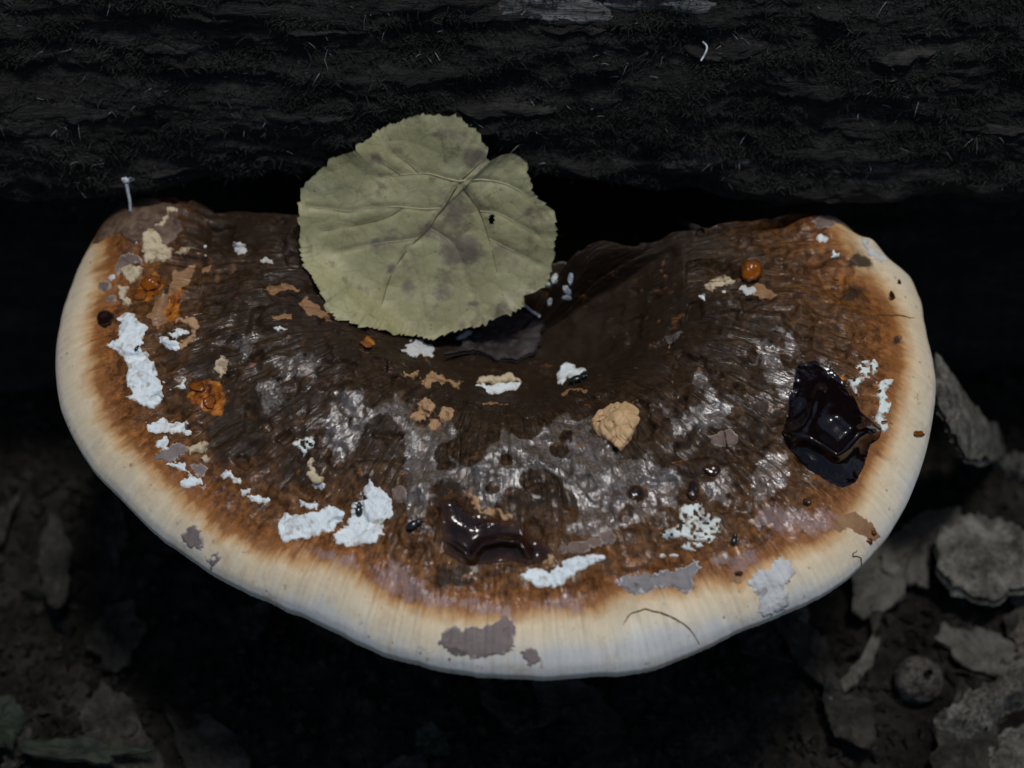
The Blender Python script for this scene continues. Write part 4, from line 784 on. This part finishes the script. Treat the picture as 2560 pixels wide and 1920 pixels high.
strands('dead_fibre', 700, MT['silkdim'], 'fine pale dead fibres caught in the moss on the log', (.001, .0036), .00008, 6, dens=lambda x, y: sstep(-.3, .6, fbm(x / 200, y / 120, 78, 2)), cat='fibre')

# ------------------------------------------------------------------ forest litter on the ground
R_ = lambda p: Z('R', p)
def leaning(a, za, b, zb):                              # plane through two points, level across
    A, B = on_plane(np.array(a[0], float), np.array(a[1], float), np.array(za)), on_plane(np.array(b[0], float), np.array(b[1], float), np.array(zb))
    d = B - A; side = np.array([-d[1], d[0], 0.]); nn = np.cross(d, side); nn /= np.linalg.norm(nn)
    def hit(px, py):
        r = rays(px, py); return CAM + r * (((A - CAM) @ nn) / (r @ nn))[..., None]
    return hit
slab('bark_strip', R_([(775,0),(840,90),(930,230),(1000,290),(1085,355),(1060,400),(960,425),(905,410),(850,330),(800,230),(770,120)]), 'bark', 'long grey bark strip leaning up beside the right rim of the fungus', 'bark', leaning((2340, 890), -.045, (2500, 1150), GZ + .004), .006, .0, dome=.7)
slab('bark_chip', R_([(1005,435),(1100,400),(1180,420),(1180,500),(1050,480)]), 'bark', 'small grey bark chip beyond the end of the long bark strip', 'bark', gP, .004, .001, flat=True)
slab('bark_chip', R_([(745,870),(760,800),(840,760),(930,720),(1010,750),(1080,790),(1160,880),(1170,1030),(1050,1035),(1010,1075),(940,1075),(870,1045),(800,1000),(760,950)]), 'bark', 'largest pale grey bark plate lying right of the fungus', 'bark', gP, .0045, .009, flat=True, dome=.3, bend=.002)
slab('dead_leaf', R_([(540,850),(620,730),(700,660),(820,650),(870,680),(830,760),(745,830),(740,960),(620,950),(550,900)]), 'paleblade', 'dull grey-brown dead leaf tucked under the largest bark plate', 'leaf', gP, .0015, .004, .003)
slab('pinkish_chip', R_([(1072,1160),(1110,1110),(1180,1090),(1180,1280),(1130,1260),(1100,1210)]), 'pink', 'pinkish-grey bark chip standing between the bark plate and the wood chunk', 'bark', gP, .004, .003, flat=True)
slab('wood_chunk', R_([(760,1500),(850,1420),(960,1370),(1080,1310),(1170,1290),(1170,1400),(1050,1450),(1000,1540),(900,1592),(800,1570)]), 'bark', 'broken grey wood chunk lying below the round nut', 'wood', gP, .011, .001, dome=.8, flat=True)
slab('bark_chip', R_([(860,1690),(900,1620),(1000,1560),(1180,1470),(1180,1720)]), 'bark', 'flat grey bark slab next to the broken wood chunk', 'bark', gP, .004, .001, flat=True)
slab('curled_leaf', R_([(330,1440),(380,1340),(470,1240),(515,1150),(540,1185),(505,1290),(420,1370),(370,1420)]), 'paleblade', 'narrow curled dry leaf lying left of the round nut', 'leaf', gP, .0016, .003, .006)
slab('curled_leaf', R_([(330,1445),(440,1385),(530,1380),(570,1410),(500,1440),(420,1460)]), 'dead', 'small brown folded leaf at the foot of the narrow curled leaf', 'leaf', gP, .003, .001, .002)
slab('straw_blade', R_([(200,1050),(250,1030),(262,1130),(240,1170),(215,1110)]), 'paleblade', 'pale straw fragment standing under the front right rim of the fungus', 'straw', gP, .001, .003, n=40, nr=5)
slab('straw_blade', R_([(480,960),(545,1000),(560,1060),(520,1160),(500,1080)]), 'dead', 'brown torn blade hanging in the shadow below the right rim', 'leaf', gP, .001, .004, n=40, nr=5)
c = gP(np.array([2290.]), np.array([1722.]))[0]
th_, p_ = np.meshgrid(np.linspace(0, 2 * math.pi, 60, endpoint=False), np.linspace(.02, math.pi - .02, 40), indexing='ij')
rad = .0062 * (1 + .05 * fbm(th_ * 5, p_ * 6, 33, 3) + .06 * np.abs(fbm(np.cos(th_) * 8, p_ * 9, 34, 2)))
NUT = thing('round_nut', 'round rough brown nut lying in the dark litter right of the fungus', 'nut', tuple(c))
put('shell', np.stack([c[0] + rad * np.sin(p_) * np.cos(th_), c[1] + rad * np.sin(p_) * np.sin(th_), c[2] + .0045 + rad * .92 * np.cos(p_)], -1).reshape(-1, 3), grid_faces(60, 40, True), MT['nut'], NUT)
put('stalk_stub', *tube(resample([c + np.array([.001, -.001, .0098]), c + np.array([.0016, -.0022, .0122])], 6), .0009, 7), MT['twig'], NUT)

def blob_leaf(px, py, rx, ry, rot, mat, label, group=None, bend=.004, lift=.001):
    n = 26; a = np.linspace(0, 2 * math.pi, n, endpoint=False); s = rnd.randrange(999)
    k = 1 + .5 * fbm(np.cos(a) * 2 + 5, np.sin(a) * 2 + 5, s, 4); tip = 1 + .35 * np.exp(-((a - 0) / .3) ** 2) + .35 * np.exp(-((a - 2 * math.pi) / .3) ** 2)
    x = rx * np.cos(a) * k * tip; y = ry * np.sin(a) * k; c_, s_ = math.cos(rot), math.sin(rot)
    return slab('green_leaf' if mat == 'greenleaf' else 'dead_leaf', np.stack([px + x * c_ - y * s_, py + x * s_ + y * c_], -1), mat, label, 'leaf', gP, .0008, lift, bend, group, dome=.2, rough=2.2, n=60, nr=9, jag=14, bendax=rnd.choice((0, 1)))
for k in range(36):
    px = rnd.uniform(-80, 2640); py = rnd.uniform(1250, 1960) if px < 1900 else rnd.uniform(1150, 1960)
    rx = rnd.uniform(40, 120) if px < 1500 else rnd.uniform(50, 160); asp = rnd.uniform(.3, .85); mt_ = 'dead' if px < 2050 or rnd.random() < .5 else 'paleblade'
    zone = 'on the soil below the left half of the cream rim' if px < 900 else ('on the soil below the front of the cream rim' if px < 1500 else ('in the litter between the front rim and the round nut' if px < 2150 else 'among the bark chips around the round nut'))
    lab = ('narrow ' if asp < .5 else 'broad ') + ('dark' if mt_ == 'dead' else 'greyish') + ' decaying leaf ' + zone
    blob_leaf(px, py, rx, rx * asp, rnd.uniform(0, 6.28), mt_, lab, 'decaying leaves ' + zone, rnd.uniform(.001, .009), rnd.uniform(.0005, .006))
for (px, py, rx, ry, ro_, lab) in [(10, 1840, 70, 60, 1.1, 'dim green leaf standing by the dark soil left of the fungus'), (190, 1915, 130, 28, .05, 'long dim green leaf flat on the soil below the left rim'), (1072, 1892, 36, 34, .6, 'small round green leaf alone in the shaded litter below the front rim')]:
    blob_leaf(px, py, rx, ry, ro_, 'greenleaf', lab, None, .002, .008)
r = np.random.RandomState(9); n = 9000
cx = r.uniform(-.2, .2, n); cy = r.uniform(-.12, .09, n); s = r.uniform(.0005, .0022, n) * np.where(r.uniform(0, 1, n) < .05, 1.8, 1)
oct_ = np.array([(1,0,0),(-1,0,0),(0,1,0),(0,-1,0),(0,0,1),(0,0,-1)], float); of_ = np.array([(0,2,4),(2,1,4),(1,3,4),(3,0,4),(2,0,5),(1,2,5),(3,1,5),(0,3,5)])
Vc = oct_[None] * s[:, None, None] * r.uniform(.5, 1.3, (n, 6, 1)) + r.normal(0, .25, (n, 6, 3)) * s[:, None, None] + np.stack([cx, cy, ground_z(cx, cy) + s * .4], -1)[:, None]
put('soil_crumbs', Vc.reshape(-1, 3), (np.arange(n)[:, None, None] * 6 + of_[None]).reshape(-1, 3), MT['crumb'], label='dark soil crumbs and rotten wood bits scattered over the ground', cat='soil', kind='stuff', smooth=False)
